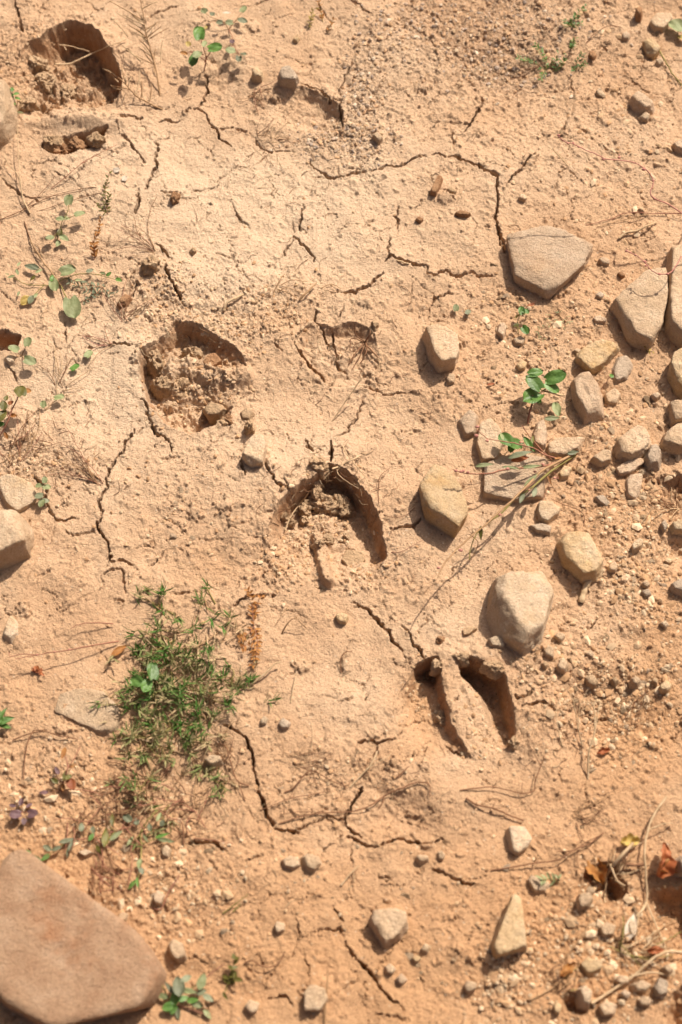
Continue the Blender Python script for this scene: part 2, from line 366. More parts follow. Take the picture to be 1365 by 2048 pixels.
press([(112,62,8),(140,48,7),(168,50,6),(192,72,5),(212,92,5),(232,125,5),(243,165,5),(242,195,5),(225,215,8),(185,226,14),(140,222,20),(95,240,25),(62,250,25),(40,215,25),(35,165,25),(40,120,15),(60,95,10),(85,85,8)],
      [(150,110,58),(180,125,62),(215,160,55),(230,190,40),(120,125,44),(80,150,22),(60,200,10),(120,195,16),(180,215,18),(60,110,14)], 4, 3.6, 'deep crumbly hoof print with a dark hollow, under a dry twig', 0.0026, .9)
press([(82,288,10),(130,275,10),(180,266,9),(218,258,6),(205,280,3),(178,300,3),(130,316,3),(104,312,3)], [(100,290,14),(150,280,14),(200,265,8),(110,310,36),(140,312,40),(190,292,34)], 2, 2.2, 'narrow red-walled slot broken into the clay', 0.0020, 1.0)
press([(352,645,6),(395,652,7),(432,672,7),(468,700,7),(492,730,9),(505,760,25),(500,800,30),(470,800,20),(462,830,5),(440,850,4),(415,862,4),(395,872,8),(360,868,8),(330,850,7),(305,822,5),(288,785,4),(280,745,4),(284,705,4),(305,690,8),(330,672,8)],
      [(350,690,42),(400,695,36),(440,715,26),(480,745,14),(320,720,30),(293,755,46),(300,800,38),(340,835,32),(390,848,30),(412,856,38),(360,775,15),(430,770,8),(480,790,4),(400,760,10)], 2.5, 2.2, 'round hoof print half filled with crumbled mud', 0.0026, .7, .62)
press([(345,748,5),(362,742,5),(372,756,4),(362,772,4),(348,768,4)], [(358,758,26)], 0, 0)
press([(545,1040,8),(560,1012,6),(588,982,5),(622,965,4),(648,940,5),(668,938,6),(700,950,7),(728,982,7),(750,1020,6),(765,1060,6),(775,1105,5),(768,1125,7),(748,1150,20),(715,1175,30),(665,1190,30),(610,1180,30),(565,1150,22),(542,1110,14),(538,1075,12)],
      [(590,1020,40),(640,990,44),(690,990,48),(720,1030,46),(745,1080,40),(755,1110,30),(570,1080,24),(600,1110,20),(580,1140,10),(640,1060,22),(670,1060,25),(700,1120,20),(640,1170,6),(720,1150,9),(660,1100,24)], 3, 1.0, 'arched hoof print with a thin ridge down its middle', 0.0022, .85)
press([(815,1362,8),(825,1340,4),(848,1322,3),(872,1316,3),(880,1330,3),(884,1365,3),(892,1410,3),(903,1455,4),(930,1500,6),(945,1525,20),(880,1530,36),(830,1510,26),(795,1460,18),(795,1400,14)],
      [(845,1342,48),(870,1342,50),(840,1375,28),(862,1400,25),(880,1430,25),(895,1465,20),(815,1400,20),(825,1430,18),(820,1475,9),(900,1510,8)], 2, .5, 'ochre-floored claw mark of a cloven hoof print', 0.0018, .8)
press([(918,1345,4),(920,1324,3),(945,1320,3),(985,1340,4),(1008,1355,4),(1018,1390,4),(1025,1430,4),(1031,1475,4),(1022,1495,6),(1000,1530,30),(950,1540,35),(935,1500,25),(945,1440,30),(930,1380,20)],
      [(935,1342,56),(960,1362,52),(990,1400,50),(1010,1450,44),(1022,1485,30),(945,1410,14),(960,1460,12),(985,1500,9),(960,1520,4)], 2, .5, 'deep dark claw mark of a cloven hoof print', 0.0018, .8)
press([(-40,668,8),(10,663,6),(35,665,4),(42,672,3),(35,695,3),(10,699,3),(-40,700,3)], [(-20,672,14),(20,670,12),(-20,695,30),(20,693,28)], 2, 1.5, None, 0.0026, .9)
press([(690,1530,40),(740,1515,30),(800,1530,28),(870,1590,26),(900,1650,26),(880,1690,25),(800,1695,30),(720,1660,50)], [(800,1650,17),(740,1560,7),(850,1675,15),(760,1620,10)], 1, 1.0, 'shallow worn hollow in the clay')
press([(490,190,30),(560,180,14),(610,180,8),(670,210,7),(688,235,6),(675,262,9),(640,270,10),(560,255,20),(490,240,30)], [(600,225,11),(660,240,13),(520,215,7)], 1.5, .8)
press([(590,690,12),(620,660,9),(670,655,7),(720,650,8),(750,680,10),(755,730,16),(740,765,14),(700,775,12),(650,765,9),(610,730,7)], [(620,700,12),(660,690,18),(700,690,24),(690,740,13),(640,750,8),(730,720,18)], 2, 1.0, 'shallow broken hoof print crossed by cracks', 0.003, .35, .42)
press([(395,100,30),(470,90,30),(500,150,30),(470,215,25),(420,225,25),(385,180,25)], [(440,160,9)], 0, 1.0)

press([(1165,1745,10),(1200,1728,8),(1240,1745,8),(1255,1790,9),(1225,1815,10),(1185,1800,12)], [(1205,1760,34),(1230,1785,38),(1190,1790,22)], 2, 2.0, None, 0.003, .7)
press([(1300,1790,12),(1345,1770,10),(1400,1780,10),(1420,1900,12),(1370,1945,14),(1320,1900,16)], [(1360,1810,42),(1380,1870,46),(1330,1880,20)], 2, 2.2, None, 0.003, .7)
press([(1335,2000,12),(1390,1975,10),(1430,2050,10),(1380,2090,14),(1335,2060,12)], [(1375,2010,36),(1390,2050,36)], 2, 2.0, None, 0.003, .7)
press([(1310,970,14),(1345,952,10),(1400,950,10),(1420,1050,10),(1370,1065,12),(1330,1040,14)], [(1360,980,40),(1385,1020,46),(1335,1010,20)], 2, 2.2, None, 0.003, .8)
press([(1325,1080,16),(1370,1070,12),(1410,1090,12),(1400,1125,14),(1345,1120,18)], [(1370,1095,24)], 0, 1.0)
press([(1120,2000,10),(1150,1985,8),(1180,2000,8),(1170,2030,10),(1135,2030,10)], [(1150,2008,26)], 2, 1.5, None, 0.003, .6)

def ridge(pts, h, w, seed=7):
    p = np.array(pts, float); q = P(p[:, 0], p[:, 1], -0.02)[:, :2]; m = 0.03
    s = win(q[:, 0].min() - m, q[:, 0].max() + m, q[:, 1].min() - m, q[:, 1].max() + m); X = GX[s]; Y = GY[s]
    X = X + 0.002 * fbm2(X, Y, 0.01, 2, seed); best = np.full(X.shape, 1e9)
    for i in range(len(q) - 1): best = np.minimum(best, seg_dist(X, Y, q[i], q[i + 1])[0])
    HT[s] += h * 0.001 * sstep(w, w * 0.35, best * 1000)
ridge([(635, 1078), (642, 1110), (652, 1160), (657, 1180)], 13, 9)
ridge([(320, 745), (370, 735), (420, 765), (455, 770), (490, 770)], 9, 16)
ridge([(890, 1330), (905, 1400), (925, 1465), (940, 1505)], 3, 12)
ridge([(120, 245), (200, 240)], 4, 14)

# ------------------------------------------------------------------ drying cracks: (width mm, tile, points)
CRACKS = [
 (3.5,'00',[(82,0),(100,70),(115,140),(137,190)]),(2,'00',[(830,105),(880,75),(940,55),(990,45)]),(1.5,'00',[(1000,85),(1070,75),(1115,75)]),
 (3,'00',[(1085,580),(1110,540),(1135,480),(1130,430),(1120,400)]),(3,'00',[(1000,605),(1040,580),(1085,580),(1120,610),(1140,650),(1170,700),(1210,755),(1270,805)]),
 (1.5,'00',[(1140,690),(1240,700),(1310,712),(1365,725)]),(3,'00',[(860,660),(910,640),(960,655),(1000,645)]),(3,'00',[(640,650),(730,650),(780,650)]),
 (2.5,'00',[(660,735),(710,780),(745,830),(795,890)]),(2,'00',[(650,690),(655,735)]),(4,'00',[(855,770),(850,850),(850,910),(830,960),(800,1035)]),
 (4,'00',[(770,1030),(755,1090),(740,1170)]),(1.2,'00',[(855,770),(915,735),(920,680)]),(1.2,'00',[(850,910),(870,960)]),
 (2,'00',[(10,985),(50,1030),(110,1065),(180,1090),(230,1120)]),(1.6,'00',[(860,1050),(930,1060),(1040,1050),(1150,1030),(1200,995)]),
 (1.6,'00',[(1140,980),(1180,990),(1240,950),(1300,910),(1365,912)]),(1,'00',[(1240,1095),(1280,1160),(1310,1205),(1365,1245)]),(1.5,'00',[(300,960),(420,1010),(470,1065),(540,1130)]),
 (2,'10',[(110,45),(200,30),(260,12),(350,0)]),(2,'10',[(570,0),(575,60),(620,100),(630,140),(610,190)]),(2.6,'10',[(720,0),(770,35),(820,70),(870,88)]),
 (1.5,'10',[(890,80),(960,120),(1010,135)]),(1.5,'10',[(1050,130),(1100,175),(1150,205),(1220,270)]),(2.2,'10',[(750,330),(735,390),(690,465),(685,520),(682,570)]),
 (2.8,'10',[(470,468),(550,490),(600,525),(630,560),(682,570)]),(4,'10',[(682,570),(690,630),(700,680),(700,720)]),(2.2,'10',[(560,690),(600,715),(650,710),(695,680)]),
 (2,'10',[(30,700),(120,705),(190,715)]),(3,'10',[(0,705),(40,760),(95,805)]),(2,'10',[(190,715),(220,780),(300,830),(340,815),(390,822),(440,825)]),
 (1.7,'10',[(0,990),(60,945),(120,910),(200,910),(240,885),(300,840)]),
 (3,'10',[(515,870),(530,905),(580,930),(610,960),(640,968),(740,950),(800,940),(860,940),(920,925),(1020,910),(1070,880),(1160,855)]),
 (1.2,'10',[(530,968),(610,962)]),(1.4,'10',[(850,945),(870,990),(865,1025)]),(1,'10',[(860,1030),(895,1085)]),(3,'10',[(488,1110),(470,1180),(460,1255)]),
 (2,'10',[(420,1205),(435,1265)]),(4,'10',[(430,1280),(470,1330),(510,1365),(540,1418)]),(1,'10',[(430,1280),(400,1340),(340,1440)]),
 (2.2,'10',[(1000,1120),(995,1180),(1000,1230),(995,1300)]),(1.2,'10',[(75,1100),(120,1180),(160,1210),(200,1260)]),
 (3,'11',[(955,60),(950,130),(950,190),(925,215)]),(4.5,'11',[(955,180),(1010,200),(1060,215),(1150,232)]),(2.6,'11',[(1150,232),(1165,275),(1200,285),(1270,262),(1320,285),(1365,275)]),
 (3.8,'11',[(925,265),(870,310),(820,350),(760,380),(690,382)]),(1.4,'11',[(690,382),(620,385),(580,380)]),(1.7,'11',[(1065,280),(1120,330),(1190,375),(1205,405),(1180,450),(1160,510)]),
 (1.3,'11',[(1205,405),(1280,375),(1350,378)]),(3.4,'11',[(425,655),(470,700),(510,755),(555,800),(600,850)]),(1.6,'11',[(420,655),(470,600),(545,560)]),
 (2.5,'11',[(545,480),(545,530),(580,560),(600,620),(640,660)]),(2.8,'11',[(640,575),(650,650),(660,720),(690,780),(740,825)]),(1.6,'11',[(715,430),(680,490),(665,550)]),
 (1.5,'11',[(580,560),(630,490)]),(3,'11',[(330,640),(340,680),(370,705)]),(2,'11',[(800,930),(805,980),(770,1060),(730,1110),(690,1150),(640,1190)]),
 (1.3,'11',[(820,975),(880,1060)]),(2.2,'11',[(790,880),(870,890),(930,925),(1000,915),(1060,920),(1140,915)]),(1.4,'11',[(900,910),(970,880)]),
 (3,'11',[(485,1170),(510,1220),(540,1245)]),(5,'11',[(640,1180),(635,1230),(640,1310)]),(1.2,'11',[(400,1180),(470,1185)]),
 (3.6,'21',[(350,0),(365,60),(390,120),(400,160)]),(2,'21',[(0,285),(60,265),(110,250)]),(2,'21',[(110,285),(170,285),(220,262),(290,290),(355,290)]),
 (2,'21',[(0,370),(15,405),(60,385),(130,375)]),(1.2,'21',[(0,440),(15,405)]),(1.5,'21',[(290,1000),(340,1030),(400,1045)]),(1.5,'21',[(720,455),(800,465)]),
 (1.7,'20',[(755,420),(775,490),(775,560),(765,630),(735,665),(700,740),(690,790)]),(1.7,'20',[(720,705),(800,710),(860,735),(890,780),(940,810),(975,835)]),
 (1.3,'20',[(1050,375),(1100,440),(1160,480),(1230,510),(1300,530)]),(1.8,'20',[(105,700),(110,770),(120,850)]),(2.4,'20',[(280,520),(260,570),(220,660),(180,720)]),
 (3.6,'20',[(0,850),(60,865),(130,860),(170,890),(230,910),(290,940),(340,970),(360,1010),(350,1070),(355,1140),(340,1180),(355,1250),(365,1310),(385,1365)]),
 (2.5,'20',[(390,1030),(430,985),(470,960),(520,880),(560,850)]),(1.5,'20',[(1100,1010),(1140,1080),(1165,1150)]),
 (3.5,'01',[(860,100),(900,160),(940,210)]),(5,'01',[(910,240),(930,310),(960,360),(985,410),(1015,455)]),(1.5,'01',[(750,310),(740,370),(710,430)]),
 (2,'01',[(355,520),(360,600),(365,650)]),(3.2,'01',[(630,655),(690,665),(735,668)]),(2.5,'01',[(460,670),(520,668)]),(2,'01',[(45,770),(80,820),(105,870)]),
 (2,'01',[(500,480),(520,540)]),(2,'01',[(0,360),(60,405)]),(3,'01',[(780,960),(810,1030),(850,1150),(900,1180),(935,1210),(945,1265)]),
 (2,'01',[(800,1110),(750,1150)]),(2,'01',[(1030,1160),(1050,1200)]),(1.5,'01',[(1150,1160),(1165,1210)]),(1.5,'01',[(515,1125),(600,1135),(640,1115)]),(1.3,'01',[(570,1100),(620,1090)]),(2,'01',[(230,1080),(210,1150)]),
 (3,'02',[(745,30),(690,95),(680,150),(630,210),(600,270),(580,310)]),(4,'02',[(580,310),(590,350),(565,390),(545,435),(560,490),(545,560),(550,600)]),
 (5,'02',[(555,600),(580,650),(600,710),(615,765)]),(4,'02',[(615,765),(680,750),(740,770)]),(2.2,'02',[(365,595),(410,615),(480,605),(550,580)]),
 (3,'02',[(170,245),(190,290),(240,330),(260,440),(290,500),(320,538),(380,530),(430,525)]),(1.3,'02',[(300,540),(295,600),(270,670)]),
 (1.7,'02',[(555,830),(620,795),(670,800),(675,860),(690,930)]),(1.4,'02',[(555,830),(560,880),(580,930)]),(1.6,'02',[(150,860),(160,820),(220,830),(280,805),(305,765)]),
 (1.6,'02',[(320,1025),(400,990),(470,940),(560,905)]),(1.3,'02',[(800,790),(850,740),(910,690),(990,660),(1060,640)]),(2,'02',[(620,955),(680,970),(660,1010)]),
 (2,'02',[(910,925),(980,920),(1090,905)]),(1.2,'02',[(60,1030),(110,980)]),(2.5,'02',[(780,815),(740,790)]),
 (3.2,'12',[(270,240),(320,310),(345,350),(400,355),(410,390)]),(2.5,'12',[(135,190),(150,240),(165,300)]),(5,'12',[(640,90),(635,150),(640,200)]),(2,'12',[(560,135),(590,150)]),
 (3.2,'12',[(960,570),(1020,562),(1080,555),(1110,535),(1140,515)]),(2.5,'12',[(830,495),(910,480)]),(4,'12',[(860,1040),(900,1075),(950,1120),(975,1180),(1020,1230)]),
 (4.5,'12',[(1030,1100),(1065,1140),(1090,1210),(1150,1280)]),(3,'12',[(760,960),(820,1000),(870,1050)]),(1.2,'12',[(940,1030),(1000,1100)]),(2,'12',[(540,890),(600,885)]),
 (1.5,'12',[(640,890),(700,885),(740,910)]),(1.2,'12',[(1020,1230),(1070,1310)]),(1.5,'12',[(960,1275),(1030,1320)]),(2.5,'12',[(80,1000),(160,950),(240,930),(330,940)]),
 (1.2,'22',[(910,1030),(870,1100),(800,1150)]),
 (2,'13',[(530,385),(600,395),(690,418),(780,400)]),(2.6,'13',[(780,630),(840,635),(880,652),(940,630),(980,622)]),(1.5,'13',[(880,652),(880,700),(840,760)]),(1.5,'13',[(980,622),(1030,575)]),
 (1.5,'13',[(960,460),(975,530)]),(3.8,'13',[(40,545),(100,575),(140,610),(180,640),(205,700),(215,760),(225,860),(240,920)]),(5,'13',[(240,920),(265,970),(285,1040),(325,1090)]),
 (3.5,'13',[(330,1110),(400,1135),(480,1145)]),(2.8,'13',[(440,1135),(500,1100),(560,1070),(620,1045),(670,1070),(715,1050),(740,1000),(770,940),(805,880)]),
 (3.2,'13',[(715,1050),(720,1095),(760,1130),(795,1150)]),(2.4,'13',[(690,1160),(740,1165),(780,1185),(830,1205),(880,1210),(960,1190),(1020,1165),(1110,1195),(1170,1190),(1240,1170),(1265,1195)]),
 (2,'13',[(755,1205),(740,1280),(755,1330)]),(1.5,'13',[(120,575),(130,530),(150,510),(170,515)]),(1.5,'13',[(0,1195),(50,1240),(75,1265)]),(1.5,'13',[(135,1310),(200,1290),(270,1265)]),
 (2,'13',[(290,1165),(320,1230)]),(2.5,'13',[(1080,690),(1080,715)]),(1.5,'13',[(590,1265),(600,1220),(640,1190)]),
 (3,'23',[(440,380),(460,415),(500,410),(550,380)]),(2.6,'23',[(480,460),(540,455),(600,435),(670,465),(720,465),(770,460)]),(2.6,'23',[(830,495),(900,500),(970,490)]),(2.2,'23',[(60,215),(130,225)]),
 (2,'23',[(365,560),(390,590)]),(2,'23',[(435,690),(470,685)]),(1.5,'23',[(700,790),(705,920)]),(1.5,'23',[(990,1000),(985,1070)]),(2.4,'23',[(75,650),(110,690),(170,720)]),
 (4,'04',[(1130,255),(1200,265),(1250,250),(1310,270),(1365,300)]),(2,'04',[(1220,300),(1290,390),(1365,500)]),
 (3,'14',[(1170,375),(1250,405),(1320,450),(1365,465),(1430,468)]),(2,'14',[(740,430),(760,520)]),(3,'14',[(640,560),(660,610),(700,660)]),
 (1.6,'14',[(510,540),(460,570),(435,620),(450,690),(465,745),(440,820)]),(1.5,'14',[(465,745),(520,740)]),(2.2,'14',[(520,730),(600,710),(680,700),(710,770)]),
 (3.4,'14',[(710,770),(740,840),(790,890),(840,940),(880,990),(920,1050),(960,1085),(1000,1115)]),(1.5,'14',[(1000,1115),(1040,1170)]),(1.5,'14',[(495,840),(505,930),(515,1010)]),
 (1.5,'14',[(880,280),(900,330)]),(1.5,'14',[(870,390),(900,425),(980,430)]),(2,'14',[(430,830),(350,930),(290,970),(270,1040)]),(2.5,'14',[(300,1070),(390,1080),(440,1140)]),
 (1.5,'14',[(0,240),(40,270),(70,300)]),(1.5,'14',[(860,1180),(940,1180),(1000,1190),(1070,1200)]),
]
WX = GX + (0.0026 * perlin2(GX / 0.014, GY / 0.014, 31) + 0.0019 * perlin2(GX / 0.0052, GY / 0.0052, 32) + 0.0009 * perlin2(GX / 0.0024, GY / 0.0024, 33)) * near
WY = GY + (0.0026 * perlin2(GX / 0.014, GY / 0.014, 41) + 0.0019 * perlin2(GX / 0.0052, GY / 0.0052, 42) + 0.0009 * perlin2(GX / 0.0024, GY / 0.0024, 43)) * near
WN = perlin2(GX / 0.006, GY / 0.006, 51)
CF = perlin2(GX / 0.028, GY / 0.028, 55)                       # cracks open and close along their length
for (wmm, tile, pts) in CRACKS:
    p = np.array(T(tile, pts), float); q = P(p[:, 0], p[:, 1])[:, :2]; m = 0.012
    s = win(q[:, 0].min() - m, q[:, 0].max() + m, q[:, 1].min() - m, q[:, 1].max() + m)
    X = WX[s]; Y = WY[s]
    L = np.concatenate([[0], np.cumsum(np.hypot(*(q[1:] - q[:-1]).T))]); best = np.full(X.shape, 1e9); arc = np.zeros(X.shape)
    for i in range(len(q) - 1):
        d, t = seg_dist(X, Y, q[i], q[i + 1]); u = d < best
        best[u] = d[u]; arc[u] = (L[i] + t * (L[i + 1] - L[i]))[u]
    tap = np.minimum(sstep(-0.004, 0.012, arc), sstep(-0.004, 0.012, L[-1] - arc))
    thin = wmm < 2.3; wmm = wmm * 0.52 if not thin else max(wmm * 0.6, 0.95)
    w = wmm * 0.001 * (0.3 + 0.7 * tap) * (1 + 0.75 * WN[s])
    k = np.clip((w * 0.5 - best) / 0.0008 + 0.5, 0, 1)
    dep = (0.0065 if thin else 0.006 + 0.0085 * wmm) * (0.4 + 0.6 * tap) * (0.34 + 0.66 * sstep(-.35, .2, CF[s]))
    HT[s] += 0.0013 * np.exp(-best / 0.009) * tap * min(1, wmm / 3) - dep * k
# faint hairline net between the big cracks
cs = 0.042
def vor_edge(X, Y, cell, seed):
    xi = np.floor(X / cell); yi = np.floor(Y / cell); f1 = np.full(X.shape, 1e9); f2 = np.full(X.shape, 1e9)
    for a in (-1, 0, 1):
        for b in (-1, 0, 1):
            jx = (xi + a + rnd2(xi + a, yi + b, seed)) * cell; jy = (yi + b + rnd2(xi + a, yi + b, seed + 1)) * cell
            d = np.hypot(X - jx, Y - jy); f2 = np.minimum(f2, np.maximum(f1, d)); f1 = np.minimum(f1, d)
    return f2 - f1
core = win(-0.6, 0.6, -0.7, 0.95)
ed = vor_edge(WX[core] + 0.004 * WN[core], WY[core], cs, 300)
gate = sstep(0.02, 0.22, perlin2(GX[core] / 0.05, GY[core] / 0.05, 77)) * near[core]
HT[core] -= 0.0032 * np.clip((0.0009 - ed) / 0.0007, 0, 1) * gate

# crumbs and grains stuck to the surface
CN = perlin2(GX[core] / 0.0034, GY[core] / 0.0034, 501)
def crumbs(cell, seed, amp, prob):
    X = GX[core]; Y = GY[core]; xi = np.floor(X / cell); yi = np.floor(Y / cell); out = np.zeros(X.shape); R = ROUGH[core]
    for a in (-1, 0, 1):
        for b in (-1, 0, 1):
            cx = xi + a; cy = yi + b
            on = rnd2(cx, cy, seed + 3) < prob * R
            jx = (cx + rnd2(cx, cy, seed)) * cell; jy = (cy + rnd2(cx, cy, seed + 1)) * cell
            r = cell * (0.22 + 0.42 * rnd2(cx, cy, seed + 2) ** 2)
            th = rnd2(cx, cy, seed + 5) * 3.14; dx = X - jx; dy = Y - jy
            u = dx * np.cos(th) + dy * np.sin(th); v = (-dx * np.sin(th) + dy * np.cos(th)) * (1 + 0.7 * rnd2(cx, cy, seed + 6))
            d = np.maximum(np.maximum(np.abs(u), np.abs(v)) * 1.05, np.abs(u * 0.8 + v * 0.55) * 1.1) / r * (1 + 0.5 * CN)
            tl = 1 + (u * (rnd2(cx, cy, seed + 7) - .5) + v * (rnd2(cx, cy, seed + 8) - .5)) / r * 1.1
            out = np.maximum(out, on * np.clip(1 - d ** 4, 0, 1) ** 0.6 * r * amp * tl)
    return out
HT[core] += (crumbs(0.0038, 400, 0.8, 0.75) + crumbs(0.0075, 420, 0.6, 0.4) + crumbs(0.016, 440, 0.4, 0.16)) * near[core]
HT += near * (0.0011 * fbm2(GX, GY, 0.017, 3, 21, 0.55) + ROUGH * 0.0030 * fbm2(GX, GY, 0.013, 3, 25, 0.6))
HT += near * 0.00022 * perlin2(GX / 0.0031, GY / 0.0031, 28) * (.7 + 3.2 * ROUGH)
# thin crust that has flaked off in patches, leaving low ragged steps
for (wl_, sd_, am_) in ((0.034, 701, .0013), (0.019, 711, .0009)):
    fl = fbm2(GX + 0.003 * WN, GY, wl_, 3, sd_, .6); HT += near * am_ * sstep(0.10, 0.135, fl) * sstep(-.15, .25, fbm2(GX, GY, 0.11, 2, sd_ + 5) + .35 * ROUGH)
# small chips and pits of the crust
chip = perlin2(GX / 0.0052, GY / 0.0066, 601) - 0.25; HT -= near * 0.0017 * np.clip(chip - .08, 0, .5) ** 0.7 * np.clip(sstep(.1, .5, fbm2(GX, GY, 0.06, 2, 611)) + ROUGH, 0.12, 1)

def H(x, y):
    """height of the ground sheet (bilinear)"""
    x = np.asarray(x, float); y = np.asarray(y, float)
    i = np.clip(np.searchsorted(XA, x) - 1, 0, len(XA) - 2); j = np.clip(np.searchsorted(YA, y) - 1, 0, len(YA) - 2)
    u = np.clip((x - XA[i]) / (XA[i + 1] - XA[i]), 0, 1); v = np.clip((y - YA[j]) / (YA[j + 1] - YA[j]), 0, 1)
    return (HT[j, i] * (1 - u) + HT[j, i + 1] * u) * (1 - v) + (HT[j + 1, i] * (1 - u) + HT[j + 1, i + 1] * u) * v

def build_ground():
    ny, nx = GX.shape
    V = np.stack([GX, GY, HT], -1).reshape(-1, 3)
    dzx = np.gradient(HT, XA, axis=1); dzy = np.gradient(HT, YA, axis=0)
    N = np.stack([-dzx, -dzy, np.ones_like(HT)], -1); N /= np.linalg.norm(N, axis=-1, keepdims=True); N = N.reshape(-1, 3)
    soil = np.stack([ORNG, GRAV, CRM], -1).reshape(-1, 3)
    idx = np.arange(nx * ny).reshape(ny, nx)
    F = np.stack([idx[:-1, :-1], idx[:-1, 1:], idx[1:, 1:], idx[1:, :-1]], -1).reshape(-1, 4)
    owner = np.zeros(len(F), int)
    for k, (lab, mk) in enumerate(PRINT_MASKS):
        fm = (mk[:-1, :-1] & mk[1:, 1:]).reshape(-1); owner[fm] = k + 1
    def piece(name, faces, parent):
        used = np.unique(faces); re = np.zeros(nx * ny, np.int32); re[used] = np.arange(len(used))
        me = np_mesh(name, V[used], re[faces]); color_attr(me, soil[used], 'soil')
        fa = me.attributes.new('fresh', 'FLOAT', 'POINT'); fa.data.foreach_set('value', np.ascontiguousarray(WALL_RED.ravel()[used], dtype=np.float32))
        a = me.attributes.new('custom_normal', 'FLOAT_VECTOR', 'POINT')
        a.data.foreach_set('vector', np.ascontiguousarray(N[used], dtype=np.float32).ravel())
        return link(name, me, M['clay'], parent)
    g = tag(piece('ground', F[owner == 0], None), 'dry cracked tan clay ground', None, None, 'structure')
    for k, (lab, mk) in enumerate(PRINT_MASKS):
        o = piece('hoof_print' if 'hoof' in lab else 'hollow', F[owner == k + 1], g); o['label'] = lab
    return g
ground = build_ground()
# ------------------------------------------------------------------ stones
def ico(sub):
    bm = bmesh.new(); bmesh.ops.create_icosphere(bm, subdivisions=sub, radius=1.0)
    V = np.array([v.co[:] for v in bm.verts]); F = np.array([[v.index for v in f.verts] for f in bm.faces]); bm.free()
    return V / np.linalg.norm(V, axis=1, keepdims=True), F
ICO = {k: ico(k) for k in (1, 2, 3, 4, 5)}
def hull(pts):
    p = sorted(map(tuple, pts)); 
    def half(q):
        r = []
        for a in q:
            while len(r) > 1 and (r[-1][0] - r[-2][0]) * (a[1] - r[-2][1]) - (r[-1][1] - r[-2][1]) * (a[0] - r[-2][0]) <= 1e-12: r.pop()
            r.append(a)
        return r
    lo = half(p); up = half(p[::-1]); return np.array(lo[:-1] + up[:-1])
def simplify(h, m):
    h = list(map(np.array, h)); c = np.mean(h, 0); n0 = len(h)
    while len(h) > m:
        ar = [abs((h[i] - h[i - 1])[0] * (h[(i + 1) % len(h)] - h[i - 1])[1] - (h[i] - h[i - 1])[1] * (h[(i + 1) % len(h)] - h[i - 1])[0]) for i in range(len(h))]
        h.pop(int(np.argmin(ar)))
    h = np.array(h); return c + (h - c) * (1.045 if n0 > m else 1.0)
def rock_mesh(name, poly, top, bury, seed, sub=4, p=22, slope=(8, 26), tilt=(0, 0), facets=(), rough=1.0, strata=0.0):
    """convex block cut by one plane per outline edge, a tilted top and extra facet planes (azimuth deg, elevation deg, offset m); worn and roughened"""
    p = min(p * 2.4, 80) if rough < 1.9 else 26; rs = np.random.RandomState(seed); hp = simplify(hull(poly), 12 if rough >= 1.9 or strata > .7 else 7); c = hp.mean(0); n = len(hp); planes = []
    zc = top * 0.25; zref = top * 0.45 - zc
    for i in range(n):
        a = hp[i]; b = hp[(i + 1) % n]; e = b - a; L = np.hypot(*e)
        if L < 1e-6: continue
        nn = np.array([e[1], -e[0]]) / L; d = (a - c) @ nn; t = math.radians(rs.uniform(*slope))
        planes.append((np.array([nn[0] * math.cos(t), nn[1] * math.cos(t), math.sin(t)]), d * math.cos(t) + zref * math.sin(t)))
    tn = np.array([tilt[0], tilt[1], 1.0]); tn /= np.linalg.norm(tn); planes.append((tn, top - zc))
    planes.append((np.array([0, 0, -1.0]), zc + bury))
    for (az, el, off) in facets:
        az = math.radians(az); el = math.radians(el); planes.append((np.array([math.cos(az) * math.cos(el), math.sin(az) * math.cos(el), math.sin(el)]), off))
    rx, ry = (hp.max(0) - hp.min(0)) / 2; D, F = ICO[sub]; D = D * np.array([rx, ry, max(top, 0.3 * min(rx, ry))]); D = D / np.linalg.norm(D, axis=1, keepdims=True)
    def solve():
        acc = 0
        for (nv, off) in planes: acc = acc + (np.clip(D @ nv, 0, None) / max(off, 1e-4) * 0.02) ** p
        return D * (0.02 * np.maximum(acc, 1e-300) ** (-1.0 / p))[:, None]
    V = solve(); size = min(rx, ry)
    if strata < .7:                         # broken corners: a few planes that cut the block where it sticks out
        for k in range(3 if rough < 1.9 else 7):
            az = rs.uniform(0, 6.28); el = rs.uniform(.5, 1.3); nv = np.array([math.cos(az) * math.cos(el), math.sin(az) * math.cos(el), math.sin(el)])
            planes.append((nv, (V @ nv).max() * (rs.uniform(.86, .95) if rough < 1.9 else rs.uniform(.62, .9))))
        V = solve()
    q = V + seed * 1.37
    disp = fbm3(q, 0.030, 2, seed) * 0.0014 * min(1, size / 0.03) + fbm3(q, 0.008, 3, seed + 9, 0.75) * 0.0013 * min(1, size / 0.015)
    pit = fbm3(q, 0.014, 2, seed + 40); disp -= 0.0014 * sstep(0.25, 0.5, pit) * min(1, size / 0.02)
    if strata:
        lay = perlin3(np.stack([q[:, 0] / 0.06, q[:, 1] / 0.06, q[:, 2] / 0.006], 1), seed + 70); disp += strata * 0.0016 * lay
    if rough >= 1.9:                                        # crumbly mud: lumpy, torn, full of grains
        disp = disp * 0.4 + (fbm3(q, 0.5 * size + 0.004, 2, seed + 81) * 0.22 * size - np.abs(fbm3(q, 0.008, 2, seed + 83, .6)) * 0.0040 * min(1, size / 0.012) + fbm3(q, 0.0036, 2, seed + 85, .7) * 0.0013) / rough * 2
    V = V + D * (disp * rough)[:, None]
    V[:, 2] += zc
    return np_mesh(name, V, F), c
used_names = 0
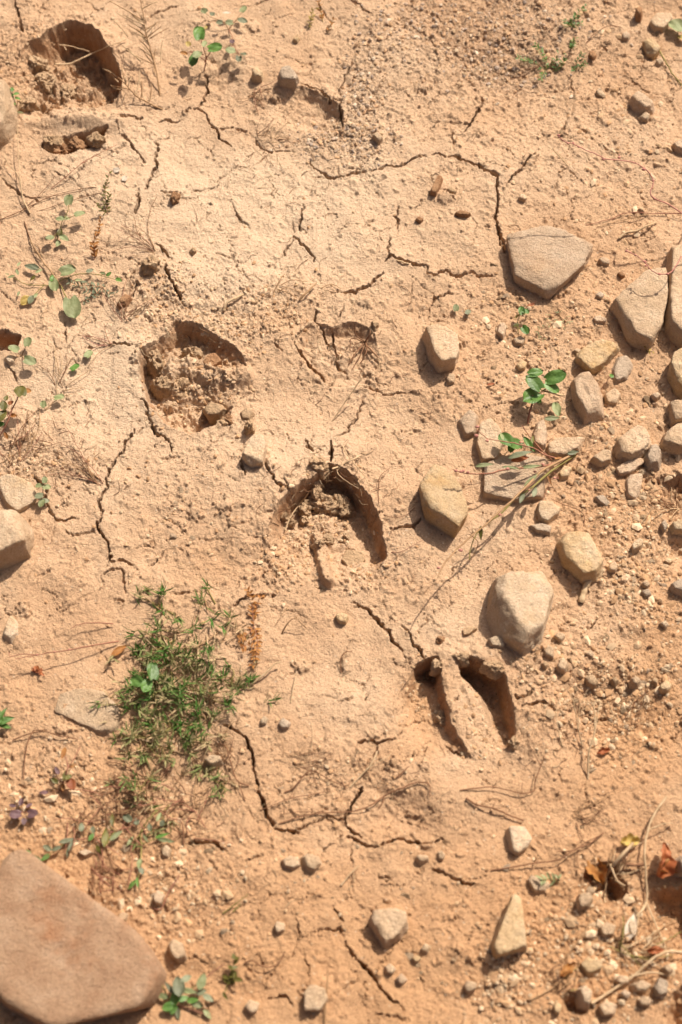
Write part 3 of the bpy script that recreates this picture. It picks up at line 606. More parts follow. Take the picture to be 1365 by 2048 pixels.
def stone(tile, pts, top, mat, label, name='stone', cat='stone', group=None, bury=0.012, z=0.0, **kw):
    global used_names; used_names += 1
    a = np.array(T(tile, pts), float); kw.setdefault('seed', used_names * 7 + 3)
    if name == 'stone':
        top = top * 0.84; sl = kw.get('slope', (8, 26)); kw['slope'] = (sl[0] * .6 - 3, sl[1] * .7)
    zz = top * 0.001 * 0.45 + z
    w = P(a[:, 0], a[:, 1], zz)[:, :2]; size = (w.max(0) - w.min(0)).max()
    kw.setdefault('sub', 5 if size > 0.036 else 4 if size > 0.016 else 3)
    c0 = hull(w).mean(0); hz = float(H(c0[0], c0[1])) if z == 0 else z
    ring = [float(H(*(c0 + 0.8 * (q - c0)))) for q in w]
    if z == 0: hz = float(np.median(ring + [hz]))
    me, c = rock_mesh(name, w, top * 0.001, bury, **kw)
    o = link(name, me, M[mat], None, (c[0], c[1], hz))
    return tag(o, label, cat, group)
BS = 'stones lying on the clay'
stone('21',[(410,90),(500,60),(600,45),(700,55),(790,90),(865,135),(862,165),(820,225),(735,300),(645,385),(560,340),(455,295),(425,200),(405,130)],24,'pink','large flat pinkish stone with a pointed lower end, beside a long crack',slope=(-4,10),tilt=(.03,-.02),p=40,strata=.6)
stone('21',[(985,430),(1020,395),(1100,330),(1150,285),(1210,262),(1275,270),(1278,330),(1262,430),(1245,560),(1195,650),(1160,655),(1080,600),(1020,520)],34,'tan','wedge-shaped tan stone with a bent stem shadow, leaning to its neighbour',slope=(0,18),p=30,tilt=(-.05,-.05))
stone('21',[(1300,140),(1390,120),(1490,300),(1470,580),(1390,655),(1330,630),(1290,560),(1280,450),(1285,320),(1300,220)],36,'tan','tall tan stone standing against the wedge-shaped one, under red stems',slope=(0,14),p=30)
stone('21',[(790,710),(850,670),(930,642),(1020,668),(960,720),(930,770),(870,805),(845,795),(790,735)],18,'orange','flat ochre stone with sharp corners above a rounded brown stone',slope=(0,15),p=34)
stone('21',[(765,880),(770,845),(810,810),(860,805),(890,840),(915,890),(935,960),(930,1020),(880,1050),(840,1050),(810,1000),(775,940)],27,'pink','upright rounded brown stone just below the flat ochre one',slope=(10,30),p=14)
stone('11',[(1145,585),(1200,580),(1260,585),(1320,630),(1330,700),(1310,760),(1230,785),(1215,780),(1180,720),(1160,650)],32,'tan','blocky stone with an orange shaded side, alone on smooth clay',slope=(4,14),p=36,facets=[(20,55,.026)],tilt=(.10,.06))
stone('F',[(838,996),(840,975),(858,955),(866,940),(880,945),(895,950),(918,975),(930,1005),(934,1030),(912,1064),(900,1062),(870,1040),(850,1028),(845,1010)],34,'orange','angular tan stone with an orange broken side, above the long weed stem',slope=(0,16),p=30,facets=[(205,35,.032)],tilt=(.16,.10))
stone('22',[(315,890),(345,850),(420,830),(510,815),(590,803),(650,860),(655,920),(630,1000),(610,1080),(590,1160),(560,1215),(490,1238),(440,1215),(390,1170),(345,1070),(320,990)],46,'pale','large pale stone with a sharp ridge, above the cloven hoof print',slope=(12,28),p=22,facets=[(205,34,.033),(60,48,.040)],tilt=(.20,.12))
stone('22',[(690,650),(720,610),(780,600),(850,605),(890,650),(915,720),(930,770),(890,825),(820,838),(770,810),(720,740),(705,690)],30,'orange','ochre-rimmed rounded stone with a grey pitted top',slope=(8,26),p=16)
stone('22',[(1010,90),(1060,40),(1110,20),(1160,40),(1195,110),(1150,155),(1080,188),(1020,160)],24,'tan','rough rounded tan stone resting on a flat slanting one',slope=(8,26),p=16)
stone('22',[(1250,110),(1270,50),(1330,0),(1400,-5),(1430,110),(1340,150),(1265,120)],26,'tan','rough tan stone beside two smaller ones in the stony corner',slope=(8,24),p=18)
stone('22',[(1160,190),(1180,130),(1220,118),(1250,180),(1235,230),(1180,235)],18,'grey','small grey-brown stone wedged between two rough tan ones',slope=(8,24),p=18)
stone('22',[(870,180),(930,140),(980,150),(975,200),(920,222)],14,'tan','small pale angular stone near the rounded tan stone',slope=(4,20),p=20)
stone('22',[(1000,240),(1060,200),(1130,170),(1155,210),(1090,260),(1020,275)],9,'pink','thin slanting slab under the rounded tan stone',slope=(0,12),p=30)
stone('22',[(1055,310),(1080,270),(1150,260),(1140,350),(1110,405),(1065,390)],9,'pink','smooth oval stone half buried in brown soil',slope=(20,40),p=10)
stone('22',[(625,110),(680,70),(780,65),(830,60),(800,130),(720,170),(640,160)],13,'tan','half-buried rough tan stone next to the weed roots',slope=(15,35),p=12)
stone('22',[(550,50),(575,-20),(610,-35),(628,40),(620,110),(600,130),(560,110)],15,'pink','narrow upright brown stone behind the weed stems',slope=(10,30),p=14)
stone('21',[(145,1070),(200,1010),(250,1040),(230,1140),(180,1155)],11,'pink','rounded brown stone sunk in smooth clay by a pink bud',slope=(15,35),p=12)
stone('21',[(240,1200),(260,1090),(320,1060),(400,1180),(350,1290),(270,1295)],16,'tan','brown-edged stone under the pink budded stem',slope=(6,20),p=18)
stone('22',[(285,380),(290,230),(350,180),(450,170),(600,200),(640,200),(620,300),(600,390),(450,420),(330,410)],13,'pink','broad flat stone lying beneath the long weed stems',slope=(4,16),p=26)
stone('22',[(570,480),(580,430),(630,418),(700,460),(690,490),(630,540),(585,520)],13,'pale','pale flat stone beside the weed stems with a jagged edge',slope=(4,16),p=26)
stone('22',[(885,395),(930,385),(970,430),(950,455),(900,415)],8,'grey','thin dark slanting stone chip on brown soil',slope=(4,20),p=20)
stone('21',[(1290,980),(1390,965),(1400,1080),(1310,1085)],22,'tan','squarish pale stone in the stony corner',slope=(4,18),p=22)
stone('21',[(1290,790),(1310,720),(1390,690),(1450,840),(1390,950),(1330,890)],30,'orange','orange-sided stone standing among rubble at the slope edge',slope=(2,14),p=26,facets=[(205,45,.02)])
stone('21',[(985,790),(1020,720),(1060,712),(1100,760),(1060,840),(1000,855)],8,'grey','low grey-brown stone next to the flat ochre one',slope=(15,40),p=12)
stone('21',[(940,920),(1000,880),(1035,920),(1010,970),(960,970)],10,'tan','flattish tan pebble beside the rounded brown stone',slope=(15,30),p=14)
stone('21',[(1185,935),(1225,915),(1250,935),(1220,962)],11,'pink','small angular brown chip below a low grey stone',slope=(4,20),p=20)
stone('20',[(1080,530),(1120,495),(1160,540),(1215,570),(1200,600),(1150,605),(1100,570)],20,'pink','lumpy brown double stone with a small pebble at its foot',slope=(10,30),p=14)
stone('20',[(1130,635),(1160,612),(1192,630),(1175,662),(1140,655)],11,'tan','small round pebble at the foot of the lumpy double stone',slope=(15,35),p=12)
stone('20',[(1150,220),(1195,212),(1250,262),(1215,300),(1175,280)],17,'orange','thin upright ochre stone flake with a wide shadow',slope=(-4,8),p=26,facets=[(210,40,.008)])
stone('20',[(1185,120),(1220,75),(1300,80),(1315,110),(1260,165),(1210,160)],13,'tan','low tan stone next to a round green leaf',slope=(10,25),p=16)
stone('20',[(1108,60),(1130,42),(1150,60),(1140,95),(1115,92)],18,'redclod','small dark red-brown knob with a long shadow',slope=(5,25),p=14)
stone('20',[(1035,185),(1060,170),(1085,185),(1070,212),(1040,210)],8,'pink','small brown pebble below the red-brown knob',slope=(10,30),p=14)
stone('20',[(1220,330),(1250,310),(1265,335),(1240,350)],8,'tan','small tan pebble beside the grey stalk',slope=(10,30),p=14)
stone('02',[(-20,310),(60,275),(130,300),(200,360),(205,420),(150,470),(100,480),(40,440)],9,'pale','broad pale stone almost level with the clay, by a small leafy sprig',slope=(20,40),p=14)
stone('02',[(-110,540),(0,520),(80,490),(140,520),(170,615),(155,690),(95,715),(0,760),(-110,770)],52,'tan','big smooth tan stone with a broad dark shadow beneath',slope=(6,22),p=16)
stone('00',[(-60,470),(0,458),(50,480),(65,560),(75,640),(40,720),(0,760),(-70,780)],40,'tan','rounded tan stone beside a tiny green sprig and the crumbly print',slope=(8,24),p=16)
stone('12',[(150,185),(200,85),(260,80),(285,130),(265,235),(200,240),(165,215)],22,'pale','pale block with a dark cut face, above the arched hoof print',slope=(0,10),p=40,facets=[(250,40,.017)],tilt=(.05,.08))
stone('04',[(20,520),(60,360),(130,322),(200,345),(880,850),(995,1040),(940,1200),(880,1262),(600,1330),(300,1400),(0,1215),(-140,760)],46,'slab','very large flat slab of pinkish sandstone with rusty blotches',slope=(-8,8),p=40,strata=1.8,rough=1.2)
stone('14',[(850,660),(870,605),(950,592),(1040,610),(1050,680),(1010,740),(930,790),(890,740)],24,'tan','smooth rounded tan stone with a dark gap along its edge',slope=(8,24),p=16)
stone('24',[(325,800),(400,600),(430,540),(470,540),(490,640),(510,810),(420,840),(340,860)],28,'orange','tapering stone with a bright yellow-orange side',slope=(2,14),p=30,facets=[(10,45,.02)])
stone('24',[(410,160),(430,140),(500,145),(545,210),(520,260),(465,300),(430,280)],16,'pale','pale grey-tan stone below a dark thorny twig',slope=(6,22),p=16)
stone('24',[(515,440),(540,410),(600,440),(645,460),(620,500),(560,508)],9,'tan','low stone with a small green shoot across it',slope=(15,30),p=14)
stone('14',[(490,1050),(520,1010),(600,1030),(620,1090),(575,1155),(490,1155)],15,'tan','squared-off tan stone next to a thin upright stick',slope=(0,12),p=26)
stone('14',[(365,335),(410,310),(460,320),(465,365),(430,385),(380,370)],10,'tan','smooth egg-like pebble touching a larger one',slope=(15,35),p=12)
stone('14',[(475,320),(510,298),(560,315),(580,355),(540,400),(500,385)],13,'tan','larger of two smooth pebbles that touch',slope=(12,30),p=12)
stone('14',[(1095,320),(1110,298),(1165,305),(1170,330),(1120,348)],11,'tan','oblong smooth pebble near the shallow worn hollow',slope=(10,30),p=12)
stone('14',[(1215,290),(1240,280),(1258,300),(1245,335),(1220,330)],8,'tan','small round pebble next to the oblong one',slope=(10,30),p=12)
stone('14',[(930,910),(960,890),(990,920),(970,950),(940,945)],9,'tan','round pebble in the gravelly soil below the rounded stone',slope=(10,30),p=12)
stone('14',[(985,980),(1020,945),(1050,980),(1020,1015)],10,'pink','brown pebble with a dark side, in the gravelly soil',slope=(10,30),p=14)
stone('14',[(1120,820),(1150,780),(1180,800),(1160,835)],8,'pale','pale pebble sunk in soil beside the crack',slope=(10,30),p=14)
stone('14',[(1075,860),(1110,845),(1130,865),(1100,890)],7,'orange','small ochre pebble sunk in the soil',slope=(10,30),p=14)
stone('24',[(170,1020),(190,985),(245,1000),(235,1040),(190,1055)],13,'tan','angular tan pebble casting a dark shadow, near fine gravel',slope=(4,20),p=20)
stone('14',[(160,1130),(190,1090),(245,1110),(230,1155),(200,1170)],9,'tan','half-sunk tan stone near the squared-off one',slope=(10,30),p=14)
stone('14',[(325,690),(340,665),(385,680),(380,715),(340,735)],9,'tan','pale wedge-shaped pebble near a fine crack',slope=(4,16),p=24)
stone('13',[(345,545),(370,510),(415,540),(400,570),(365,575)],9,'grey','grey-brown half-buried stone beside a smaller round one',slope=(12,30),p=16)
stone('13',[(247,535),(268,503),(292,520),(280,552),(255,555)],7,'pale','small round pale stone near the start of a wide crack',slope=(15,35),p=12)
stone('03',[(1112,735),(1150,705),(1200,710),(1218,745),(1160,772)],14,'pale','smooth pale pebble among withered weed stems',slope=(10,30),p=10,rough=.4)
stone('12',[(655,1040),(690,1018),(730,1040),(715,1080),(680,1080)],11,'orange','small tan stone below the arched hoof print',slope=(6,20),p=20)
stone('23',[(655,70),(690,45),(725,65),(700,105)],12,'tan','angular pebble below the large pale ridged stone',slope=(4,18),p=22)
stone('23',[(605,160),(625,130),(660,140),(655,200),(610,185)],10,'tan','flat-topped pebble beside the cloven hoof print',slope=(4,18),p=22)
stone('23',[(675,240),(700,190),(740,220),(720,265),(690,262)],12,'tan','tan pebble next to a smaller one beside the hoof print',slope=(6,20),p=20)
stone('23',[(588,232),(610,215),(632,235),(612,257)],8,'clod','small pebble near the rim of the dark claw mark',slope=(10,30),p=12)
stone('23',[(835,280),(880,262),(910,310),(890,332),(850,315)],10,'clod','angular chip lying above the dry forked stalk',slope=(6,20),p=20)
stone('23',[(975,290),(1000,273),(1025,295),(1000,318)],11,'clod','rounded tan pebble on the brown gravelly slope',slope=(8,24),p=16)
stone('23',[(1085,290),(1115,270),(1145,295),(1125,325),(1095,320)],14,'tan','light pebble with thin stalks below it on the brown slope',slope=(8,24),p=16)
stone('23',[(1200,300),(1215,275),(1240,290),(1230,320)],9,'clod','small pebble touching the bright ochre one',slope=(8,24),p=16)
stone('23',[(1240,330),(1280,290),(1315,325),(1290,360),(1250,355)],14,'orange','bright ochre pebble on the brown gravelly slope',slope=(6,20),p=20)
stone('23',[(830,160),(860,140),(885,160),(870,185)],7,'tan','little tan pebble between the hoof print and the brown slope',slope=(8,24),p=16)
stone('22',[(1310,520),(1400,500),(1410,580),(1320,565)],22,'orange','bright orange-tan stone over a dark hollow',slope=(4,16),p=22)
stone('22',[(1250,530),(1275,505),(1290,545),(1270,575)],10,'grey','upright grey-brown chip near the dark hollow',slope=(4,18),p=20)
stone('22',[(1090,650),(1130,615),(1155,640),(1140,670),(1095,690)],13,'pale','pale angular stone on the fine brown rubble',slope=(6,20),p=20)
stone('22',[(1300,870),(1350,845),(1420,860),(1400,930),(1320,905)],16,'grey','grey stone with a dark shadow in fine rubble',slope=(6,22),p=18)
stone('22',[(960,770),(1000,740),(1015,770),(1000,800),(965,795)],11,'tan','small blocky stone beside the ochre-rimmed one',slope=(4,16),p=24)
stone('22',[(1140,865),(1170,845),(1192,870),(1170,890)],9,'tan','topmost pebble of the fine rubble patch',slope=(8,24),p=16)
stone('22',[(1140,905),(1180,895),(1200,930),(1165,940)],8,'grey','flat grey pebble in the fine rubble patch',slope=(8,24),p=16)
stone('22',[(1240,1085),(1268,1068),(1290,1090),(1270,1112)],8,'pale','pale pebble at the foot of the fine rubble patch',slope=(8,24),p=16)
stone('22',[(1270,725),(1300,712),(1325,725),(1300,742)],7,'orange','small bright orange chip on smooth brown soil',slope=(8,24),p=16)
stone('22',[(160,1125),(200,1105),(245,1115),(200,1150),(170,1155)],6,'clod','torn flake of clay above the cloven hoof print',slope=(0,14),p=16,rough=1.6)
stone('22',[(300,1190),(350,1170),(400,1200),(385,1235),(320,1225)],10,'pale','pale clay lump on the rim of the dark claw mark',slope=(6,22),p=14,rough=1.5)
stone('22',[(530,555),(590,545),(650,560),(640,600),(570,590)],9,'grey','greyish stone beneath the pale flat one',slope=(6,22),p=18)
stone('22',[(690,265),(720,220),(765,235),(745,280),(700,290)],10,'orange','small ochre stone where the weed stems meet',slope=(6,22),p=18)
stone('10',[(345,435),(370,395),(420,395),(460,440),(440,470),(360,465)],22,'grey','grey-topped stone beside a cracked hollow',slope=(4,20),p=20)
stone('10',[(200,400),(235,375),(265,400),(255,430),(215,430)],17,'orange','small rounded ochre-brown stone next to the grey-topped one',slope=(8,24),p=12)
stone('10',[(425,225),(440,205),(465,215),(450,238)],6,'orange','tiny ochre pebble under a small dry weed',slope=(8,24),p=14)
stone('10',[(855,750),(890,738),(920,765),(895,788)],11,'tan','lone tan pebble at the edge of the grey gravel',slope=(4,20),p=20)
stone('10',[(1175,1065),(1190,1020),(1215,975),(1245,985),(1225,1040),(1205,1080)],10,'redclod','long red-brown fragment lying on smooth clay',slope=(6,20),p=14)
stone('10',[(1265,1050),(1285,1040),(1320,1060),(1310,1075),(1280,1065)],6,'clod','small oval lump next to the long red-brown fragment',slope=(10,30),p=12)
stone('20',[(120,1180),(155,1165),(210,1180),(190,1195),(140,1192)],8,'redclod','flat red-brown chip on smooth clay',slope=(6,20),p=16)
stone('10',[(1095,1205),(1115,1190),(1140,1205),(1120,1225)],7,'redclod','small red-brown crumb on smooth clay above a fine crack',slope=(6,20),p=12)
stone('20',[(465,1095),(490,1072),(520,1090),(505,1108)],7,'tan','small tan pebble beside the long crack',slope=(6,24),p=14)
stone('20',[(855,285),(880,275),(900,295),(880,320),(860,310)],9,'redclod','small red-brown pebble beside the little green weeds',slope=(6,24),p=14)
stone('20',[(895,490),(915,470),(950,515),(935,530),(905,515)],7,'tan','little pair of joined tan crumbs',slope=(6,24),p=14)
stone('20',[(1310,790),(1365,765),(1400,800),(1380,840),(1330,825)],14,'pink','brown stone on pebbly soil above the red stem',slope=(6,24),p=14)
stone('21',[(905,190),(935,178),(970,195),(965,218),(925,215)],8,'pink','small brown chip beside the large flat pinkish stone',slope=(4,18),p=20)
stone('21',[(1012,260),(1035,250),(1055,270),(1035,285)],6,'redclod','tiny red-brown chip above the wedge-shaped stone',slope=(4,18),p=20)
stone('21',[(890,385),(915,360),(940,380),(925,402)],7,'grey','small grey crumb between two large stones',slope=(6,24),p=14)
stone('21',[(350,590),(365,540),(395,535),(405,580),(385,620)],10,'pink','oval brown pebble near a small weed',slope=(8,24),p=12)
stone('21',[(440,620),(480,605),(510,625),(490,655),(450,650)],7,'tan','low tan pebble under the small three-leaved weed',slope=(8,24),p=14)
stone('21',[(455,765),(485,735),(520,750),(505,785),(470,790)],9,'orange','ochre pebble above the bright green weed',slope=(8,24),p=16)
stone('21',[(75,850),(90,820),(125,825),(120,870),(90,875)],8,'tan','small tan chip below the blocky stone',slope=(6,20),p=18)
stone('21',[(875,515),(905,505),(950,520),(945,540),(890,540)],6,'pink','low flat chip near the wedge-shaped stone',slope=(8,24),p=16)
stone('21',[(765,690),(785,675),(815,685),(800,705)],6,'tan','tiny pebble at the tip of the flat ochre stone',slope=(8,24),p=16)
stone('01',[(650,425),(690,388),(722,410),(690,450),(655,455)],9,'redclod','red-brown lump of earth under dead weed stems','clay_clod','clod',slope=(10,30),p=10,rough=1.8)
stone('01',[(770,215),(800,190),(850,185),(880,215),(860,250),(790,265)],20,'clod','crumbly clay clod beside a gaping crack','clay_clod','clod',slope=(0,20),p=12,rough=2.6)
stone('01',[(1035,150),(1055,128),(1075,150),(1055,170)],8,'clod','lone crumb of clay on the smooth pale surface','clay_clod','clod',slope=(6,20),p=10,rough=2.2)
stone('00',[(930,1085),(945,1040),(985,1055),(975,1095),(940,1115)],10,'redclod','red-brown clod sitting on a fine crack','clay_clod','clod',slope=(6,20),p=12,rough=2.0)
stone('11',[(850,545),(870,520),(895,540),(880,575),(855,565)],9,'clod','round clay crumb above a dry grass clump','clay_clod','clod',slope=(6,20),p=10,rough=2.0)
stone('12',[(1205,1185-20),(1225,1150),(1255,1165),(1240,1200),(1210,1195)],6,'redclod','star-shaped crumb of red-brown earth near the orange-sided stone','clay_clod','clod',slope=(6,20),p=10,rough=2.4)
stone('24',[(785,560),(800,520),(850,510),(875,550),(850,590),(800,600)],18,'tan','tan stone with a dark shadow beneath the propped pale stick',slope=(4,18),p=20)
stone('24',[(1000,990),(1020,955),(1065,960),(1075,1000),(1030,1015)],13,'tan','tan stone among the stalk litter',slope=(4,18),p=20)
stone('24',[(1205,1030),(1230,975),(1285,1000),(1280,1065),(1230,1075)],13,'grey','flat greenish-grey stone in the stony lower corner',slope=(4,18),p=20)
stone('24',[(790,1040),(830,1015),(870,1050),(855,1130),(815,1120)],22,'tan','tall tan stone above a small dark gap in the rubble',slope=(4,18),p=20)
stone('24',[(1020,1060),(1050,1035),(1085,1060),(1060,1095)],13,'pink','pinkish pebble in the middle of the lower rubble',slope=(8,24),p=16)
stone('24',[(1090,1010),(1140,985),(1195,1010),(1160,1050),(1110,1045)],12,'tan','low broad stone in the middle of the lower rubble',slope=(8,24),p=16)
stone('24',[(1250,920),(1285,895),(1315,930),(1290,960)],14,'tan','pale stone below a curved root',slope=(6,20),p=18)
stone('24',[(1120,1095),(1160,1070),(1205,1095),(1180,1130),(1135,1125)],13,'tan','rounded stone at the foot of the lower rubble',slope=(8,24),p=16)
stone('24',[(655,1130),(675,1100),(705,1130),(690,1175),(665,1170)],11,'orange','small bright yellow-orange stone below the tapering one',slope=(8,24),p=16)
stone('24',[(1335,330),(1365,300),(1430,330),(1420,410),(1350,400)],26,'grey','grey stone behind the curled red leaf',slope=(6,20),p=18)
stone('24',[(905,1130),(950,1095),(1010,1120),(990,1175),(930,1180)],14,'tan','sunken tan stone at the lower end of a dead stem',slope=(8,24),p=16)
stone('24',[(1060,690),(1090,640),(1120,700),(1110,745),(1080,740)],12,'pale','pale long stone under dry stalks',slope=(8,24),p=16)
stone('24',[(910,700),(950,670),(1000,690),(985,740),(930,745)],10,'tan','low tan stone between brown stems',slope=(8,24),p=16)
stone('24',[(800,900),(850,860),(930,880),(920,930),(850,960)],12,'orange','ochre lump above the rubble beside a curled brown leaf',slope=(8,24),p=16)
stone('04',[(1020,890),(1050,840),(1110,870),(1130,950),(1080,980),(1040,940)],15,'tan','angular tan stone near the leafy weed by the slab',slope=(6,20),p=18)
stone('04',[(470,320),(520,300),(570,320),(520,345)],8,'pale','pale flat chip under the olive-leaved weed',slope=(6,20),p=18)
stone('04',[(930,590),(960,545),(1000,580),(980,640),(945,630)],12,'pink','brown stone beside a reddish stem above the slab',slope=(6,20),p=18)
stone('04',[(980,300),(1010,270),(1040,300),(1020,350),(990,345)],8,'pale','pale chip beside the drooping weed',slope=(6,20),p=18)
stone('04',[(720,710),(745,680),(780,690),(765,735),(730,745)],9,'tan','tan pebble beside the long edge of the slab',slope=(6,20),p=18)
stone('03',[(300,480),(330,380),(430,350),(560,360),(640,450),(640,560),(570,600),(430,525)],3,'tan','broad smooth stone almost buried near the cushion',slope=(20,40),p=16)
stone('03',[(20,60),(30,10),(60,-50),(100,-20),(95,50),(60,85)],7,'pale','oval pale stone bedded in the clay',slope=(20,40),p=12)
stone('12',[(140,-60),(180,-95),(215,-60),(190,-20),(150,-25)],7,'clod','low smooth clay bump by the split mud lump',slope=(20,40),p=12)
# broken mud lying in the prints (their own depth: the floor of the print)
def clod(tile, x, y, r, top, mat, label, asp=1.0, z=None, **kw):
    rs = random.Random(int(x * 3 + y)); ox, oy, f = TILES[tile]
    pts = [(x + r * asp * math.cos(k * .785) * rs.uniform(.5, 1.2), y + r * math.sin(k * .785) * rs.uniform(.5, 1.2)) for k in range(8)]
    q = P(ox + x / f, oy + y / f, -0.015 if z is None else z); zz = float(H(q[0], q[1])) if z is None else z
    kw.setdefault('rough', 2.2); kw.setdefault('sub', 5 if r > 35 else 4); kw.setdefault('p', 7); kw.setdefault('slope', (-5, 25))
    return stone(tile, pts, top, mat, label, 'clay_clod', 'clod', z=zz if zz != 0 else 1e-4, **kw)
clod('12',555,345,62,26,'clod','upper crumbly clod fallen into the arched hoof print',.8)
clod('12',590,430,80,24,'clod','broad crumbly clod across the toe of the arched hoof print',1.3)
clod('12',690,440,66,24,'clod','rough clod against the steep wall of the arched hoof print',1.1)
clod('12',500,460,44,16,'clod','small clod hung with rootlets inside the arched hoof print')
clod('12',425,535,24,12,'clod','small round crumb low in the arched hoof print')
clod('12',375,500,26,14,'clod','dusty crumb at the shaded edge of the arched hoof print')
clod('12',495,520,30,14,'clod','crumb beneath the rootlets of the arched hoof print')
clod('12',620,625,40,9,'clod','lump beside the middle ridge of the arched hoof print',1.1)
clod('12',755,735,68,6,'clod','flat heart-shaped flake of dried mud inside the arched hoof print',1.0,rough=1.2,p=20)
clod('12',575,640,28,12,'clod','lump on the head of the thin middle ridge')
clod('12',720,610,24,7,'clod','tiny crumb by the dark wall of the arched hoof print',.8)
clod('12',570,205,44,14,'clod','clod balanced on the rim of the arched hoof print',1.2)
clod('01',1060,690,44,14,'clod','flat mud flake under the wall of the half-filled print',1.5)
clod('01',1150,750,52,10,'redclod','smooth brown plate of mud in the half-filled print',1.1,rough=1.0,p=20)
clod('01',860,740,60,20,'clod','crumbling mud bank inside the half-filled print',.8)
clod('01',890,870,56,22,'clod','heap of crumbs below the small dark hole',1.2)
clod('01',1000,890,60,18,'clod','dark edged heap of crumbs in the middle of the half-filled print',1.4)
clod('01',1175,1010,66,24,'clod','curled plate of dried mud with a dark shaded side',1.0,rough=1.2,p=16)
clod('01',1230,1090,40,12,'clod','torn mud flake at the lip of the half-filled print',1.7)
clod('12',195,5,40,22,'clod','split mud lump outside the half-filled print',1.0)
clod('12',70,-10,44,14,'redclod','broken red-brown mud flake outside the half-filled print',1.5)
clod('00',210,350,60,22,'clod','crumbly lump at the edge of the deep print',1.2)
clod('00',260,430,54,14,'clod','crumb heap on the floor of the deep print',1.4)
clod('00',370,500,50,12,'clod','mud lump in the sunlit floor of the deep print',1.3)
clod('00',150,560,44,10,'clod','low crumb heap near the rounded tan stone',1.4)
clod('00',300,600,36,9,'redclod','brown crumb heap at the lower edge of the deep print',1.4)
clod('23',50,510,46,12,'clod','pale torn lump on the ridge between the claw marks',.7)
clod('13',1165,275,24,8,'redclod','small red crumb in the mouth of the ochre claw mark')
clod('00',330,815,42,12,'redclod','red-brown lump wedged in the narrow slot',1.5)
clod('00',420,790,36,12,'redclod','torn crumb hanging in the middle of the narrow slot',1.5)
clod('00',520,755,34,10,'clod','pale crumb at the thin end of the narrow slot',1.5)
clod('00',280,760,40,8,'clod','pale torn edge of crust above the narrow slot',1.8)
clod('23',160,165,34,9,'clod','torn lump on the near rim of the dark claw mark',1.6)
clod('23',330,215,40,10,'clod','cracked lip of mud over the dark claw mark',1.5)
clod('23',445,640,30,8,'clod','crumb at the shallow end of the dark claw mark',1.2)
clod('13',1215,215,30,8,'clod','small mud lump on the lip between the claw marks',1.3)
# ------------------------------------------------------------------ stems, leaves, twigs
def path3(tile, pts):
    """[(x, y, height mm)] in photo pixels -> smooth 3-D path above the ground sheet"""
    p = T(tile, [q if len(q) == 3 else q + (0.6,) for q in pts]); out = []
    for (x, y, h) in p:
        z = h * 0.001; w = P(x, y, z)
        for _ in range(2):
            g = float(H(w[0], w[1])); w = P(x, y, max(g, -0.03) + z)
        out.append(w)
    p = np.array(out)
    if len(p) < 3: return np.array([p[0] + (p[-1] - p[0]) * t for t in np.linspace(0, 1, 5)])
    e = np.concatenate([[2 * p[0] - p[1]], p, [2 * p[-1] - p[-2]]]); res = []
    for i in range(1, len(e) - 2):
        a, b, c, d = e[i - 1], e[i], e[i + 1], e[i + 2]
        for j in range(4):
            t = j / 4; res.append(0.5 * (2 * b + (c - a) * t + (2 * a - 5 * b + 4 * c - d) * t * t + (3 * b - a - 3 * c + d) * t ** 3))
    res.append(p[-1]); return np.array(res)
def tube(path, r0, r1, sides=5, seed=0, wob=0.0):
    rs = np.random.RandomState(seed); n = len(path); V = []; F = []
    if wob: path = path + rs.normal(0, wob, path.shape) * np.linspace(0.2, 1, n)[:, None]
    tg = np.gradient(path, axis=0); tg /= np.linalg.norm(tg, axis=1, keepdims=True) + 1e-12
    ref = np.array([0.13, 0.2, 0.97]); u = np.cross(tg, ref); u /= np.linalg.norm(u, axis=1, keepdims=True) + 1e-9; v = np.cross(tg, u)
    for i in range(n):
        r = (r0 + (r1 - r0) * i / (n - 1)) * (1 + rs.uniform(-.14, .18))
        for k in range(sides):
            a = 2 * math.pi * k / sides; V.append(path[i] + r * (math.cos(a) * u[i] + math.sin(a) * v[i]))
    for i in range(n - 1):
        for k in range(sides):
            F.append((i * sides + k, i * sides + (k + 1) % sides, (i + 1) * sides + (k + 1) % sides, (i + 1) * sides + k))
    F.append((0, 0 + 1, 2, 2)) if False else None
    return np.array(V), np.array(F)
def join(parts):
    V = []; F = []; n = 0
    for (a, b) in parts: V.append(a); F.append(b + n); n += len(a)
    return np.concatenate(V), np.concatenate(F)
def mk(name, VF, mat, parent, base, smooth=True):
    V, F = VF; me = np_mesh(name, V - np.array(base), F, smooth); return link(name, me, M[mat], parent)
